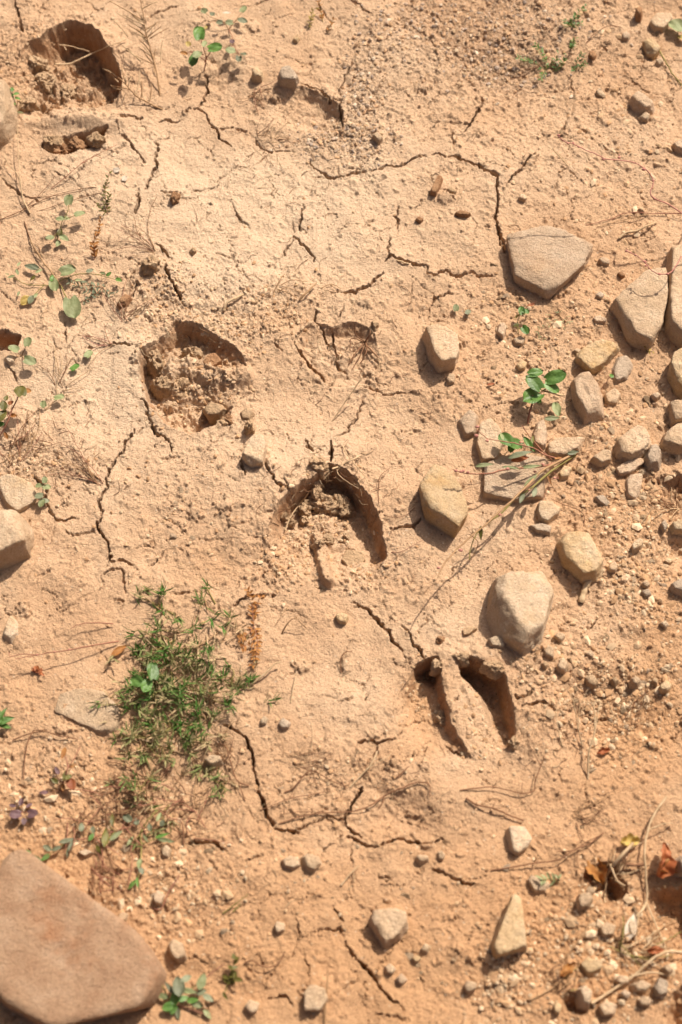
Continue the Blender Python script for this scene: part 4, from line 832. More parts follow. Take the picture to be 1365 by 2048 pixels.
def leaf_mesh(length, width, shape, seed, curl=0.25):
    rs = random.Random(seed); nu, nv = (14, 8) if shape == 'jag' else (8, 6); rowl = [rs.uniform(.62, 1.1) for _ in range(20)]; rowr = [rs.uniform(.62, 1.1) for _ in range(20)]; V = []; F = []; ph = rs.uniform(0, 6)
    for i in range(nu + 1):
        t = i / nu
        if shape == 'round': w = max(0.05, (1 - (2 * t - 0.92) ** 2 / 1.17)) ** 0.5 if t < 1 else 0.12
        elif shape == 'oval': w = max(0.06, math.sin(math.pi * min(1, t ** 0.85)) ** 0.65)
        elif shape == 'jag': w = max(0.1, math.sin(math.pi * t) ** 0.6)
        else: w = max(0.05, math.sin(math.pi * t ** 0.8) ** 0.9)
        for j in range(nv + 1):
            s = j / nv * 2 - 1
            x = t * length; y = s * w * width / 2
            if shape == 'jag': y *= rowl[i] if s < 0 else rowr[i]
            if shape == 'round': x -= 0.14 * length * (abs(s) ** 1.5) * (1 - t) ** 3 * 1.0   # lobes beside the stalk
            z = abs(s) ** 1.4 * width * curl * 0.5 - (t - 0.35) ** 2 * length * curl * 0.9 + 0.05 * width * math.sin(ph + 5 * s + 6 * t) + 0.02 * width * math.cos(13 * t + ph) * abs(s)
            if shape == 'jag': z += width * (.16 * math.sin(ph * 2 + 4.5 * t + 3 * s) + .09 * math.sin(9 * t - 6 * s + ph))
            V.append((x, y, z))
    for i in range(nu):
        for j in range(nv): a = i * (nv + 1) + j; F.append((a, a + 1, a + nv + 2, a + nv + 1))
    return np.array(V), np.array(F)
def place_leaf(tile, x, y, h, L, W, ang, shape, seed, tilt=0.0, roll=0.0, curl=0.25):
    """leaf centred on photo pixel (x, y), h mm above ground, tip pointing along ang degrees in the picture"""
    ox, oy, f = TILES[tile]; px = ox + x / f; py = oy + y / f; k = 0.000556 / f * 1.14
    c = P(px, py, h * 0.001); g = float(H(c[0], c[1])); c = P(px, py, max(g, -.03) + h * 0.001)
    V, F = leaf_mesh(L * k, W * k, shape, seed, curl); V = V - np.array([L * k * 0.5, 0, 0])
    cr, sr = math.cos(roll), math.sin(roll); V = np.stack([V[:, 0], V[:, 1] * cr - V[:, 2] * sr, V[:, 1] * sr + V[:, 2] * cr], 1)
    ct, st = math.cos(tilt), math.sin(tilt); V = np.stack([V[:, 0] * ct - V[:, 2] * st, V[:, 1], V[:, 0] * st + V[:, 2] * ct], 1)
    a = math.radians(ang); ca, sa = math.cos(a), math.sin(a); V = np.stack([V[:, 0] * ca - V[:, 1] * sa, V[:, 0] * sa + V[:, 1] * ca, V[:, 2]], 1)
    return V + c, F
SEED = [100]
def plant(label, tile, base, stems=(), leaves=(), name='weed', cat='weed', group=None, stem_name='stem'):
    b3 = path3(tile, [base + (0.0,), base + (0.0,)])[0]; root = tag(empty(name, b3), label, cat, group)
    for (pts, r0, r1, mat) in stems:
        SEED[0] += 1; p = path3(tile, pts); mk(stem_name, tube(p, r0 * .001, r1 * .001, 5, SEED[0], 0.0004), mat, root, b3)
    for lf in leaves:
        SEED[0] += 1; rs = random.Random(SEED[0]); x, y, h, L, W, ang, shape, mat = lf[:8]
        opt = dict(tilt=rs.uniform(-.3, .3), roll=rs.uniform(-.35, .35), curl=rs.uniform(.12, .32)); opt.update(lf[8] if len(lf) > 8 else {})
        mk('leaf', place_leaf(tile, x, y, h, L, W, ang, shape, SEED[0], **opt), mat, root, b3)
    return root
def twig(label, tile, pts, r0, r1, mat, side=(), group=None, name='dry_twig', cat='twig'):
    SEED[0] += 1; parts = [tube(path3(tile, pts), r0 * .001, r1 * .001, 6, SEED[0], 0.0003)]
    for (sp, a, b) in side: SEED[0] += 1; parts.append(tube(path3(tile, sp), a * .001, b * .001, 5, SEED[0], 0.0003))
    VF = join(parts); base = VF[0][0]
    return tag(mk(name, VF, mat, None, base), label, cat, group) if False else _twig(name, VF, mat, base, label, cat, group)
def _twig(name, VF, mat, base, label, cat, group):
    o = mk(name, VF, mat, None, base); o.location = base; return tag(o, label, cat, group)

# --- broad-leaved weeds
plant('fresh bright green weed with five raised round leaves and a red stalk', '00', (1115,390),
      [([(1115,390,0),(1125,330,14),(1115,270,28),(1100,215,38)],.9,.6,'redstem'),([(1118,340,12),(1140,300,25),(1165,262,34)],.7,.5,'redstem'),([(1118,330,14),(1090,310,26),(1068,310,32)],.7,.5,'redstem'),([(1115,300,20),(1060,285,30),(1000,285,34)],.6,.4,'redstem')],
      [(1090,178,40,78,66,95,'round','leaf'),(1178,258,36,76,52,10,'round','leaf'),(1080,296,36,56,46,60,'round','greyleaf'),(1060,330,32,70,58,250,'round','leaf'),(1118,238,36,56,30,80,'oval','greenleaf' if False else 'greyleaf'),(1028,238,34,30,30,120,'round','yellowleaf'),(1005,290,34,44,22,170,'oval','rustleaf'),(1125,150,30,30,20,70,'oval','yellowleaf')])
plant('dusty grey-green weed with small round leaves over crumbly soil', '00', (1250,160),
      [([(1250,160,0),(1220,120,10),(1150,90,14),(1115,60,18)],.6,.4,'tanstem'),([(1250,160,0),(1290,110,12),(1335,50,18)],.6,.4,'tanstem'),([(1250,160,0),(1275,220,10),(1260,275,14)],.6,.4,'redstem'),([(1265,210,8),(1300,290,14),(1335,297,14)],.5,.3,'redstem')],
      [(1115,58,18,40,36,140,'round','greyleaf'),(1332,48,20,44,40,60,'round','greyleaf'),(1252,124,16,42,36,200,'round','greyleaf'),(1198,122,14,34,28,180,'round','blueleaf'),(1160,75,14,36,30,100,'round','blueleaf'),(1325,112,14,62,36,340,'oval','blueleaf'),(1240,70,12,50,26,20,'oval','paleflake'),(1258,275,16,54,46,190,'round','greyleaf'),(1332,297,14,32,28,0,'round','blueleaf'),(1305,322,14,40,36,270,'round','blueleaf'),(1268,225,12,34,30,80,'round','purpleleaf')])
plant('tiny pair of green sprigs beside the rounded tan stone', '00', (75,590),
      [([(75,590,0),(75,540,8),(68,490,14)],.6,.4,'greenstem'),([(78,590,0),(100,560,8)],.5,.3,'greenstem'),([(75,590,0),(110,615,4),(130,620,5)],.5,.3,'greenstem')],
      [(68,488,15,36,22,100,'oval','leaf'),(92,512,12,34,20,20,'oval','leaf'),(62,520,12,30,18,190,'oval','leaf'),(98,538,9,34,22,340,'oval','leaf'),(76,570,8,30,20,240,'oval','leaf'),(115,615,4,36,14,350,'lance','greyleaf')])
plant('small weed with six pale round leaves beside dry stems', '00', (310,1320),
      [([(310,1320,0),(330,1250,6),(345,1200,10),(375,1150,12),(378,1100,15)],.6,.4,'greenstem'),([(345,1200,8),(400,1180,12),(435,1168,14)],.5,.4,'greenstem'),([(325,1250,5),(300,1290,8),(275,1298,10)],.5,.3,'greenstem')],
      [(378,1088,16,58,54,95,'round','greyleaf'),(440,1168,15,54,44,20,'round','greyleaf'),(330,1195,12,48,36,190,'oval','greyleaf'),(272,1298,11,44,36,200,'round','greyleaf'),(352,1300,9,56,34,330,'oval','greyleaf'),(328,1268,10,44,30,80,'oval','darkleaf'),(365,1192,8,36,22,0,'oval','greyleaf'),(318,1330,6,40,26,250,'oval','greyleaf')])
plant('sprawling weed with a large dull green leaf at the end of a pale stalk', '01', (335,330),
      [([(335,330,3),(290,270,8),(230,190,6),(170,90,3),(135,0,0)],1.0,.6,'tanstem'),([(335,330,3),(360,390,6),(385,420,9)],.8,.6,'greenstem'),([(335,330,2),(240,330,4),(140,320,4),(60,280,6)],.7,.4,'greenstem'),([(320,310,5),(420,270,6),(520,270,6),(640,300,6)],.6,.4,'greenstem'),([(240,330,4),(190,380,5),(165,415,5)],.6,.4,'greenstem'),([(520,270,6),(580,270,7),(600,265,8)],.4,.3,'greenstem')],
      [(398,455,12,112,92,285,'round','greyleaf',dict(tilt=-.1,roll=.1,curl=.14)),(375,248,12,76,66,20,'round','greyleaf'),(298,330,10,66,52,290,'round','greyleaf'),(175,228,9,80,34,170,'oval','blueleaf'),(285,290,10,40,24,80,'oval','leaf'),(95,255,8,46,16,110,'lance','greyleaf'),(60,282,8,46,14,190,'lance','greyleaf'),(105,212,7,34,14,60,'lance','greyleaf'),(40,268,7,28,10,150,'lance','greyleaf'),(215,250,7,44,18,30,'lance','greyleaf'),(180,290,7,40,16,220,'lance','darkleaf'),(195,385,7,50,18,60,'lance','greyleaf'),(170,408,7,50,34,250,'oval','blueleaf'),(138,412,6,62,46,230,'oval','yellowleaf',dict(curl=.2)),(102,375,6,34,14,260,'lance','greyleaf'),(492,250,8,44,24,30,'oval','blueleaf'),(595,268,9,34,18,40,'oval','leaf'),(650,300,9,40,24,330,'oval','leaf'),(560,262,8,36,14,170,'lance','greyleaf'),(430,300,7,40,16,10,'lance','greyleaf'),(460,310,6,46,14,350,'lance','blueleaf')])
plant('low three-leaved seedling beside a dark hole and a white pebble', '01', (120,715),
      [([(120,715,0),(95,695,7),(80,680,10)],.5,.4,'tanstem'),([(120,715,0),(140,670,8),(155,640,11)],.5,.4,'tanstem'),([(120,715,0),(140,735,7),(160,742,10)],.5,.4,'tanstem')],
      [(72,676,11,52,48,160,'round','greyleaf'),(155,636,12,48,44,80,'round','greyleaf'),(168,742,12,60,50,350,'round','greyleaf')])
stone('01',[(30,735),(45,712),(72,718),(78,745),(50,758)],9,'pale','whitish pebble touching a low three-leaved seedling',slope=(10,30),p=12)
plant('bronze-leaved weed with a bent red stem and glossy dark leaves', '01', (-20,1190),
      [([(-20,1190,0),(40,1080,14),(70,1000,24),(95,955,32),(105,925,36)],1.0,.7,'redstem'),([(50,1060,16),(30,1000,24),(20,960,28)],.7,.5,'redstem')],
      [(112,905,38,70,60,110,'round','darkleaf'),(150,908,36,40,34,20,'round','rustleaf'),(20,985,30,52,40,100,'oval','darkleaf'),(5,1045,26,90,54,60,'oval','darkleaf'),(35,945,30,34,24,80,'oval','darkleaf'),(-5,1090,20,54,40,200,'oval','leaf'),(60,970,28,30,22,30,'oval','redleaf'),(35,1150,10,40,20,300,'oval','rustleaf'),(75,1040,18,36,22,350,'oval','rustleaf')])
plant('low creeping sprig with two pale green leaves on dark stems', '01', (250,1010),
      [([(250,1010,0),(290,970,5),(320,945,8)],.5,.4,'tanstem'),([(250,1010,0),(240,985,5)],.4,.3,'tanstem')],
      [(326,940,9,50,40,10,'round','greyleaf'),(238,976,7,36,34,120,'round','greyleaf')])
plant('single pale green leaf on a thin tan stem', '01', (395,800), [([(395,800,0),(405,785,5)],.4,.3,'tanstem')], [(412,775,7,48,38,40,'round','leaf')])
plant('faded round leaf beside a red rootlet', '01', (470,720), [([(470,720,0),(480,710,3)],.4,.3,'redstem')], [(487,702,5,48,40,60,'round','greyleaf')])
plant('small upright sprig with six rounded dull leaves in a crack', '02', (250,450),
      [([(250,450,0),(240,390,8),(235,340,13),(245,310,16)],.6,.4,'tanstem'),([(245,420,5),(220,390,8)],.4,.3,'tanstem')],
      [(246,298,17,32,28,90,'round','greyleaf'),(212,332,14,34,30,170,'round','greyleaf'),(258,340,14,38,34,10,'round','greyleaf'),(212,388,11,40,34,190,'round','blueleaf'),(252,415,9,34,28,10,'round','blueleaf'),(228,428,9,40,32,250,'round','greyleaf')])
plant('dark green tuft of pointed leaves on bare clay', '03', (-20,540),
      [([(-20,540,0),(10,510,8)],.8,.5,'greenstem')], [(10,490,14,84,28,60,'lance','leaf'),(28,520,12,90,34,20,'lance','leaf'),(20,548,10,80,26,340,'lance','leaf'),(0,500,14,70,26,100,'lance','leaf')])
plant('purple-leaved seedling on the orange soil', '03', (125,1020),
      [([(125,1020,0),(100,1030,6)],.5,.4,'purpleleaf' if False else 'redstem'),([(125,1020,0),(165,1025,6)],.5,.4,'redstem'),([(125,1020,0),(120,985,6)],.5,.4,'redstem')],
      [(82,1035,8,50,40,190,'round','purpleleaf'),(182,1030,8,46,44,0,'round','purpleleaf'),(118,962,8,34,26,95,'round','purpleleaf'),(132,1072,6,34,26,280,'oval','purpleleaf'),(70,985,5,34,16,170,'oval','purpleleaf'),(160,985,6,34,18,40,'oval','purpleleaf')])
plant('reddish withered weed with an orange-red leaf', '03', (335,910),
      [([(335,910,0),(345,860,8),(365,800,16),(370,750,20),(345,700,22)],1.0,.6,'redstem'),([(360,800,14),(400,740,18),(440,660,18)],.6,.4,'redstem'),([(335,900,2),(260,920,4),(225,920,5)],.7,.4,'twig'),([(340,900,2),(430,900,5),(500,910,6),(560,930,5)],.6,.4,'redstem'),([(350,860,8),(300,850,10)],.6,.4,'twig'),([(370,750,20),(430,790,14),(445,860,8)],.4,.3,'tanstem')],
      [(348,700,23,62,26,260,'lance','rustleaf'),(390,870,14,60,44,300,'oval','redleaf'),(300,850,12,40,24,150,'oval','darkleaf'),(312,795,12,40,22,120,'oval','purpleleaf'),(398,770,14,40,16,20,'lance','rustleaf'),(355,820,16,50,20,80,'lance','darkleaf'),(240,915,6,44,22,180,'oval','purpleleaf'),(375,830,16,36,20,40,'oval','darkleaf'),(345,885,8,40,20,280,'oval','rustleaf')])
plant('bright green weed with five broad glossy leaves beside the brown stone', '21', (520,1085),
      [([(520,1085,0),(535,1010,12),(560,950,18),(600,905,22)],1.3,.9,'purpleleaf' if False else 'redstem'),([(575,935,19),(545,930,24)],.7,.5,'redstem'),([(600,905,22),(560,860,28),(570,815,30)],.7,.5,'greenstem'),([(600,905,22),(650,880,26),(680,830,30)],.7,.5,'greenstem'),([(600,905,20),(650,915,16),(712,932,8)],1.3,1.5,'straw')],
      [(568,806,32,74,48,20,'round','leaf'),(552,858,30,96,70,140,'round','leaf'),(680,828,32,98,70,15,'round','leaf'),(655,888,26,80,54,330,'round','leaf'),(542,938,24,100,88,215,'round','leaf',dict(curl=.3)),(570,955,24,50,44,330,'round','leaf'),(680,1005,10,90,44,280,'oval','greyleaf'),(655,1055,10,84,26,10,'lance','greyleaf')])
plant('two bright green notched leaves among the pink budded stems', '21', (430,1225),
      [([(430,1225,0),(420,1195,14)],.7,.5,'redstem')], [(398,1168,26,76,62,140,'round','leaf'),(448,1198,22,84,70,330,'round','leaf'),(430,1220,16,44,36,260,'round','leaf')])
plant('small weed with three green leaves and a red tip, below the large flat stone', '21', (470,590),
      [([(470,590,0),(465,530,8),(480,480,14),(500,450,16)],.6,.4,'greenstem'),([(470,560,4),(500,575,8)],.5,.3,'greenstem'),([(490,470,14),(530,440,16),(565,415,18)],.4,.3,'redstem'),([(520,510,6),(550,540,4),(530,570,3)],.4,.3,'tanstem')],
      [(488,465,17,46,34,100,'round','leaf'),(512,472,16,36,30,0,'round','leaf'),(510,574,12,46,40,320,'round','leaf'),(458,548,10,36,26,200,'oval','darkleaf'),(540,435,17,44,18,20,'lance','redleaf'),(462,500,10,36,16,230,'lance','yellowleaf')])
plant('tiny pale round leaf on smooth clay', '21', (128,470), [([(128,470,0),(130,458,5)],.35,.3,'greenstem')], [(130,450,7,36,32,90,'round','greyleaf')])
plant('faded tiny grey leaf next to a pale green one', '21', (193,490), [([(193,490,0),(195,480,4)],.35,.3,'greenstem')], [(196,474,6,34,28,60,'round','blueleaf')])
plant('single small green leaf on a bent red thread', '21', (920,895), [([(920,895,0),(940,870,4),(970,830,8)],.4,.3,'redstem')], [(978,824,9,30,26,80,'oval','leaf')])
plant('round pale green leaf with a yellow edge near the low tan stone', '20', (1340,190), [([(1340,190,0),(1345,160,6)],.6,.4,'greenstem')], [(1332,138,9,90,78,150,'round','greyleaf'),(1365,205,5,60,40,330,'oval','yellowleaf')])
plant('leafy weed with slender grey-green leaves pressed against the big slab', '04', (1040,1240),
      [([(1040,1240,0),(1000,1150,8),(950,1060,14)],1.0,.6,'greenstem'),([(1040,1240,0),(1080,1150,12),(1110,1090,18)],1.0,.6,'greenstem'),([(1040,1240,0),(1150,1200,8),(1240,1180,10)],.9,.5,'greenstem'),([(1060,1200,4),(1180,1130,10),(1230,1080,14)],.8,.5,'greenstem'),([(1050,1240,0),(1160,1270,4),(1270,1310,4)],.8,.5,'redstem'),([(1230,1090,12),(1300,1040,14),(1365,990,14)],.6,.4,'redstem')],
      [(940,1045,18,110,36,110,'lance','blueleaf'),(1085,1130,20,100,60,100,'oval','blueleaf'),(1130,1085,18,60,34,40,'oval','blueleaf'),(1225,1100,16,80,44,70,'oval','greyleaf'),(1060,1205,12,60,44,100,'oval','leaf'),(1110,1205,14,60,30,20,'oval','leaf'),(1020,1255,10,60,44,200,'oval','leaf'),(1050,1265,8,56,40,260,'oval','leaf'),(1030,1140,14,80,24,130,'lance','blueleaf'),(1150,1160,12,80,30,350,'lance','greyleaf'),(1225,1165,12,50,30,20,'oval','blueleaf'),(1265,1200,10,60,30,330,'oval','blueleaf'),(1200,1240,8,60,34,340,'oval','greyleaf'),(1170,1215,10,60,26,10,'oval','leaf'),(1260,1300,5,60,24,310,'lance','greyleaf'),(990,1190,8,60,30,170,'oval','greyleaf'),(960,1130,10,70,24,250,'lance','greyleaf'),(1080,1290,4,70,30,280,'lance','blueleaf')])
plant('straggling weed with narrow olive leaves above the big slab', '04', (700,190),
      [([(700,190,0),(640,260,6),(590,310,6)],.8,.5,'greenstem'),([(700,190,0),(580,220,5),(480,240,6),(380,240,6)],.8,.5,'redstem'),([(480,240,5),(400,260,6),(330,310,6),(240,370,4)],.7,.4,'greenstem'),([(700,190,0),(660,150,8),(685,95,12)],.7,.4,'greenstem'),([(720,180,0),(800,160,6),(820,130,8)],.7,.4,'redstem'),([(640,120,4),(520,130,6),(400,110,6),(330,120,4)],.6,.3,'redstem')],
      [(640,225,10,110,36,90,'lance','darkleaf'),(705,215,9,84,26,45,'lance','greyleaf'),(682,118,14,76,22,95,'lance','darkleaf'),(410,245,8,90,24,15,'lance','blueleaf'),(432,280,8,60,24,80,'lance','blueleaf'),(495,165,8,50,30,90,'oval','blueleaf'),(565,185,8,56,30,100,'oval','blueleaf'),(340,295,7,56,22,200,'lance','blueleaf'),(288,290,7,48,28,150,'oval','blueleaf'),(275,350,6,60,24,220,'lance','leaf'),(175,325,8,44,24,120,'oval','leaf'),(415,315,6,56,20,260,'lance','blueleaf'),(555,225,8,44,24,60,'oval','leaf'),(600,300,8,50,22,300,'lance','darkleaf'),(220,350,5,70,20,340,'lance','greyleaf')])
plant('drooping weed with thin leaves hanging down the orange soil', '04', (850,200),
      [([(850,200,0),(860,290,6),(850,400,6),(830,510,5)],1.0,.6,'greenstem'),([(850,200,0),(800,280,6),(805,380,5),(780,520,4)],.7,.4,'redstem'),([(850,200,0),(900,120,10),(960,60,12)],.9,.6,'greenstem'),([(860,270,4),(930,240,6),(1000,230,6)],.7,.4,'greenstem'),([(830,160,4),(770,110,6),(740,180,6)],.7,.4,'redstem'),([(960,60,8),(1040,110,6),(1110,120,6)],.6,.4,'redstem')],
      [(848,385,8,50,26,260,'oval','greyleaf'),(860,430,8,40,26,300,'oval','blueleaf'),(800,515,6,60,20,230,'lance','leaf'),(835,500,6,56,18,280,'lance','leaf'),(1010,245,8,90,22,350,'lance','greyleaf'),(985,215,8,76,20,15,'lance','leaf'),(910,165,10,40,26,100,'oval','blueleaf'),(985,140,10,36,26,60,'oval','blueleaf'),(830,130,9,40,30,100,'oval','blueleaf'),(775,110,6,56,38,150,'oval','blueleaf'),(790,250,7,60,18,240,'lance','greyleaf'),(885,230,8,50,16,300,'lance','greyleaf'),(965,100,11,60,18,70,'lance','greyleaf')])
# fine-leaved little weeds: short stems with tiny leaves, joined as one foliage part
def sprig(label, tile, base, branches, mat='leaf', leaf=(26, 11), step=16, name='weed', cat='weed', stem='greenstem', hgt=14, group=None, r=.45):
    SEED[0] += 1; rs = random.Random(SEED[0]); b3 = path3(tile, [base + (0.0,), base + (0.0,)])[0]; root = tag(empty(name, b3), label, cat, group); parts = []
    for br in branches:
        pts = [(x, y, 0.5 + hgt * i / max(1, len(br) - 1)) for i, (x, y) in enumerate(br)]
        mk('stem', tube(path3(tile, pts), r * .001, r * .0006, 4, SEED[0], 0.0003), stem, root, b3)
        L = [0]
        for a, b in zip(br, br[1:]): L.append(L[-1] + math.hypot(b[0] - a[0], b[1] - a[1]))
        s = step * 0.8
        while s < L[-1] + step * .4:
            i = min(len(br) - 2, max(0, sum(l <= s for l in L) - 1)); t = (s - L[i]) / (L[i + 1] - L[i]); a, b = pts[i], pts[i + 1]
            x = a[0] + (b[0] - a[0]) * t; y = a[1] + (b[1] - a[1]) * t; h = a[2] + (b[2] - a[2]) * t
            d = math.degrees(math.atan2(-(b[1] - a[1]), b[0] - a[0]))
            for sgn in (-1, 1):
                if rs.random() < .8:
                    an = d + sgn * rs.uniform(25, 80); k = leaf[0] * rs.uniform(.6, 1.15); q = math.radians(an)
                    parts.append(place_leaf(tile, x + math.cos(q) * k * .5, y - math.sin(q) * k * .5, h + rs.uniform(-1, 2), k, leaf[1] * rs.uniform(.7, 1.1), an, 'lance', rs.randint(0, 9999), rs.uniform(-.2, .7), rs.uniform(-.5, .5)))
            s += step * rs.uniform(.7, 1.3)
    f = mk('foliage', join(parts), mat, root, b3); f['kind'] = 'stuff'
    return root
sprig('fine green weed with two upright shoots on bare soil', '20', (750,145), [[(750,145),(770,105),(800,70),(835,35)],[(750,145),(735,130),(728,120)],[(750,145),(790,135),(810,130)]], step=13)
sprig('tiny green shoot above a scrubby row of weeds', '20', (755,275), [[(755,275),(765,235),(785,205)],[(755,270),(770,240)]], step=13)
sprig('low scrubby yellow-green weed at the edge of the grey gravel', '20', (620,380), [[(620,380),(560,345),(500,320),(470,315)],[(625,380),(615,320),(590,275),(565,250)],[(640,370),(680,320),(690,290)],[(660,390),(710,345),(735,300)],[(620,380),(600,410),(590,430)]], step=15)
sprig('small yellow-green weed beside a red-brown pebble', '20', (790,380), [[(790,380),(790,340),(820,295)],[(800,380),(825,355),(835,345)],[(790,380),(770,375)]], step=14)
sprig('dry yellowish seedling at the top of a fine crack', '10', (510,160), [[(510,160),(525,110),(530,70),(545,45)],[(515,140),(530,90)]], 'yellowleaf', step=18)
sprig('withered rust-coloured seedling in the crack corner', '10', (615,180), [[(615,180),(630,140),(650,100)],[(590,120),(580,60),(570,10)]], 'rustleaf', step=20)
sprig('rusty dead sprig beside the pale round-leaved weed', '00', (590,1170), [[(590,1170),(580,1100),(575,1040),(590,980),(600,940)],[(585,1120),(600,1060)],[(590,1165),(560,1150),(545,1120)]], 'darkleaf', step=17, stem='twig')
sprig('dead brown sprig lying on pale clay', '00', (530,1290), [[(530,1290),(545,1230),(555,1190)],[(520,1360),(515,1320),(530,1280)]], 'rustleaf', step=20, stem='twig')
sprig('orange-brown withered sprig above the long weed shadow', '01', (515,190), [[(515,190),(520,150),(512,110)]], 'rustleaf', (30, 16), step=14, stem='redstem')
sprig('tangle of dull green shoots under the large dull leaf', '01', (560,340), [[(560,340),(500,330),(430,330),(380,310)],[(560,340),(600,380),(640,370)],[(560,340),(520,380),(470,360)],[(440,420),(500,400),(560,340)]], 'blueleaf', step=20, stem='twig', hgt=6)
sprig('straw-coloured dead weed with curling stems', '21', (700,500), [[(700,500),(670,460),(640,480),(620,530)],[(700,500),(690,460),(720,480),(745,520)],[(700,500),(650,540),(590,560)],[(590,560),(570,600),(610,630)],[(700,500),(740,540),(720,560)]], 'greyleaf', (22, 5), step=30, stem='tanstem', hgt=8)
sprig('thin yellow sprig at the foot of the wedge-shaped stone', '21', (1170,690), [[(1170,690),(1165,640),(1160,600),(1170,570)],[(1172,690),(1200,690)]], 'yellowleaf', (20, 8), step=16, hgt=18)
sprig('green shoot lying across a low stone', '24', (690,450), [[(690,450),(640,430),(605,435)],[(690,450),(690,420),(685,405)]], 'greyleaf', (44, 14), step=26)
sprig('small dark weed with yellow tips above the squared-off stone', '14', (60,1040), [[(60,1040),(80,960),(100,900),(110,850)],[(70,1000),(120,970)],[(60,1040),(40,1060)]], 'darkleaf', (44, 20), step=24)
sprig('orange withered shoots beside the needle-leaved cushion', '12', (215,1100), [[(215,1100),(205,1000),(200,930),(180,900)],[(210,1040),(240,960),(260,930)],[(215,1100),(235,1180),(225,1260)],[(215,1100),(170,1150),(130,1170)],[(225,1230),(180,1200),(150,1215)],[(225,1260),(205,1310)]], 'rustleaf', (34, 12), step=18, stem='redstem', hgt=10)
sprig('rust-red crumb-like dead flower head on bare clay', '03', (200,265), [[(200,265),(190,245)],[(200,265),(215,240)],[(200,265),(200,240)],[(200,265),(220,262)]], 'redleaf', (26, 12), step=8, stem='redstem', hgt=5)

# --- the long red-stemmed weed sprawling over the stones
def budded(label, tile, base, stems, leaves, buds, mat='redstem'):
    root = plant(label, tile, base, [(a, b * (1.3 if d != 'pinkstem' else .9), c * 1.3, d) for (a, b, c, d) in stems], leaves)
    b3 = np.array(root.location)
    for (x, y, h, r) in buds:
        q = path3(tile, [(x, y, h), (x, y, h)])[0]; D, F = ICO[2]; SEED[0] += 1; rs = np.random.RandomState(SEED[0])
        V = D * np.array([r, r * .7, r * .7]) * .0004 * (1 + rs.normal(0, .12, (len(D), 1))) + q; mk('bud', (V, F), 'pinkstem', root, b3)
    return root
budded('long sprawling red-stemmed weed with pink buds and narrow olive leaves', '22', (790,150),
  [([(790,150,2),(690,200,16),(600,250,22),(530,320,28),(450,400,34),(380,460,38),(290,545,44),(230,590,48),(150,665,52),(70,750,56),(30,830,58)],1.3,.5,'tanstem'),
   ([(780,165,3),(650,250,14),(540,345,20),(450,400,24),(380,480,26),(270,560,28),(220,640,26),(200,735,22)],1.2,.4,'greenstem'),
   ([(690,200,10),(590,228,20),(430,240,30),(300,265,38),(190,265,44),(110,245,48)],.9,.4,'redstem'),
   ([(690,185,8),(610,160,18),(560,130,26),(490,110,34),(400,90,42),(300,72,50),(240,20,56)],.8,.35,'redstem'),
   ([(650,190,8),(590,130,16),(530,60,22),(490,0,26)],.7,.4,'redstem'),
   ([(640,240,10),(690,290,10),(650,300,10),(600,420,4)],.5,.3,'redstem'),
   ([(210,600,30),(250,640,16),(230,700,8),(205,740,4)],.5,.3,'tanstem'),
   ([(470,380,24),(500,360,26),(560,310,26)],.5,.3,'redstem')],
  [(482,160,32,124,34,12,'lance','blueleaf'),(285,218,38,90,22,5,'lance','greyleaf'),(540,226,28,110,18,2,'lance','greyleaf'),(430,232,32,90,18,350,'lance','greyleaf'),(530,105,28,100,30,300,'lance','leaf'),(560,365,24,70,24,70,'lance','blueleaf'),(492,392,24,90,22,70,'lance','blueleaf'),(540,300,26,90,22,40,'lance','greyleaf'),(480,185,26,90,30,8,'lance','redleaf'),(380,60,42,50,20,100,'lance','greyleaf'),(548,80,26,60,16,80,'lance','darkleaf'),(770,150,10,70,22,20,'lance','blueleaf'),(265,590,40,70,20,270,'lance','darkleaf'),(640,300,14,60,14,290,'lance','rustleaf'),(690,180,14,44,12,20,'lance','rustleaf')],
  [(170,250,46,5),(195,258,46,5),(155,255,46,5),(240,58,54,6),(246,10,56,6),(300,86,50,5),(155,685,52,6),(35,780,58,5),(370,490,40,5),(412,240,32,6),(480,95,36,4),(605,215,22,5),(668,290,12,5),(530,355,26,4),(560,255,24,4),(130,250,48,5)])
budded('thin bright red stem hanging over the smooth clay', '20', (1420,1190),
  [([(1420,1190,40),(1365,1165,48),(1290,1115,58),(1215,1085,66),(1190,1050,70),(1208,985,76),(1160,920,84),(1080,880,92),(960,870,100),(880,835,106),(800,800,112),(720,770,118),(680,735,122)],.9,.4,'pinkstem'),
   ([(1420,1160,10),(1290,1165,4),(1190,1165,3),(1070,1160,3),(960,1200,2),(840,1228,1)],.6,.3,'redstem'),
   ([(1190,1165,3),(1120,1185,4),(1010,1210,2),(900,1240,1)],.5,.3,'tanstem'),([(1420,1190,0),(1420,1191,20),(1420,1190,40)],1.0,.9,'pinkstem')],
  [], [(690,738,122,4),(740,782,117,4),(800,802,112,4),(935,870,101,5),(1020,860,96,5),(1155,925,84,6),(1205,985,76,5),(1215,1085,66,5),(1020,845,96,3),(770,780,114,4)])
budded('short red budded stem arching above the wedge-shaped stone', '21', (1420,180),
  [([(1420,180,36),(1365,170,40),(1340,210,44),(1300,260,48),(1240,268,52),(1190,240,56),(1160,205,58),(1110,165,62),(1060,140,66)],.8,.4,'pinkstem'),([(1420,180,0),(1421,180,18),(1420,180,36)],.9,.8,'pinkstem')],
  [], [(1060,142,66,5),(1080,150,65,4),(1110,165,62,4),(1160,200,58,5),(1165,222,58,4),(1240,268,52,5),(1285,268,50,5)])
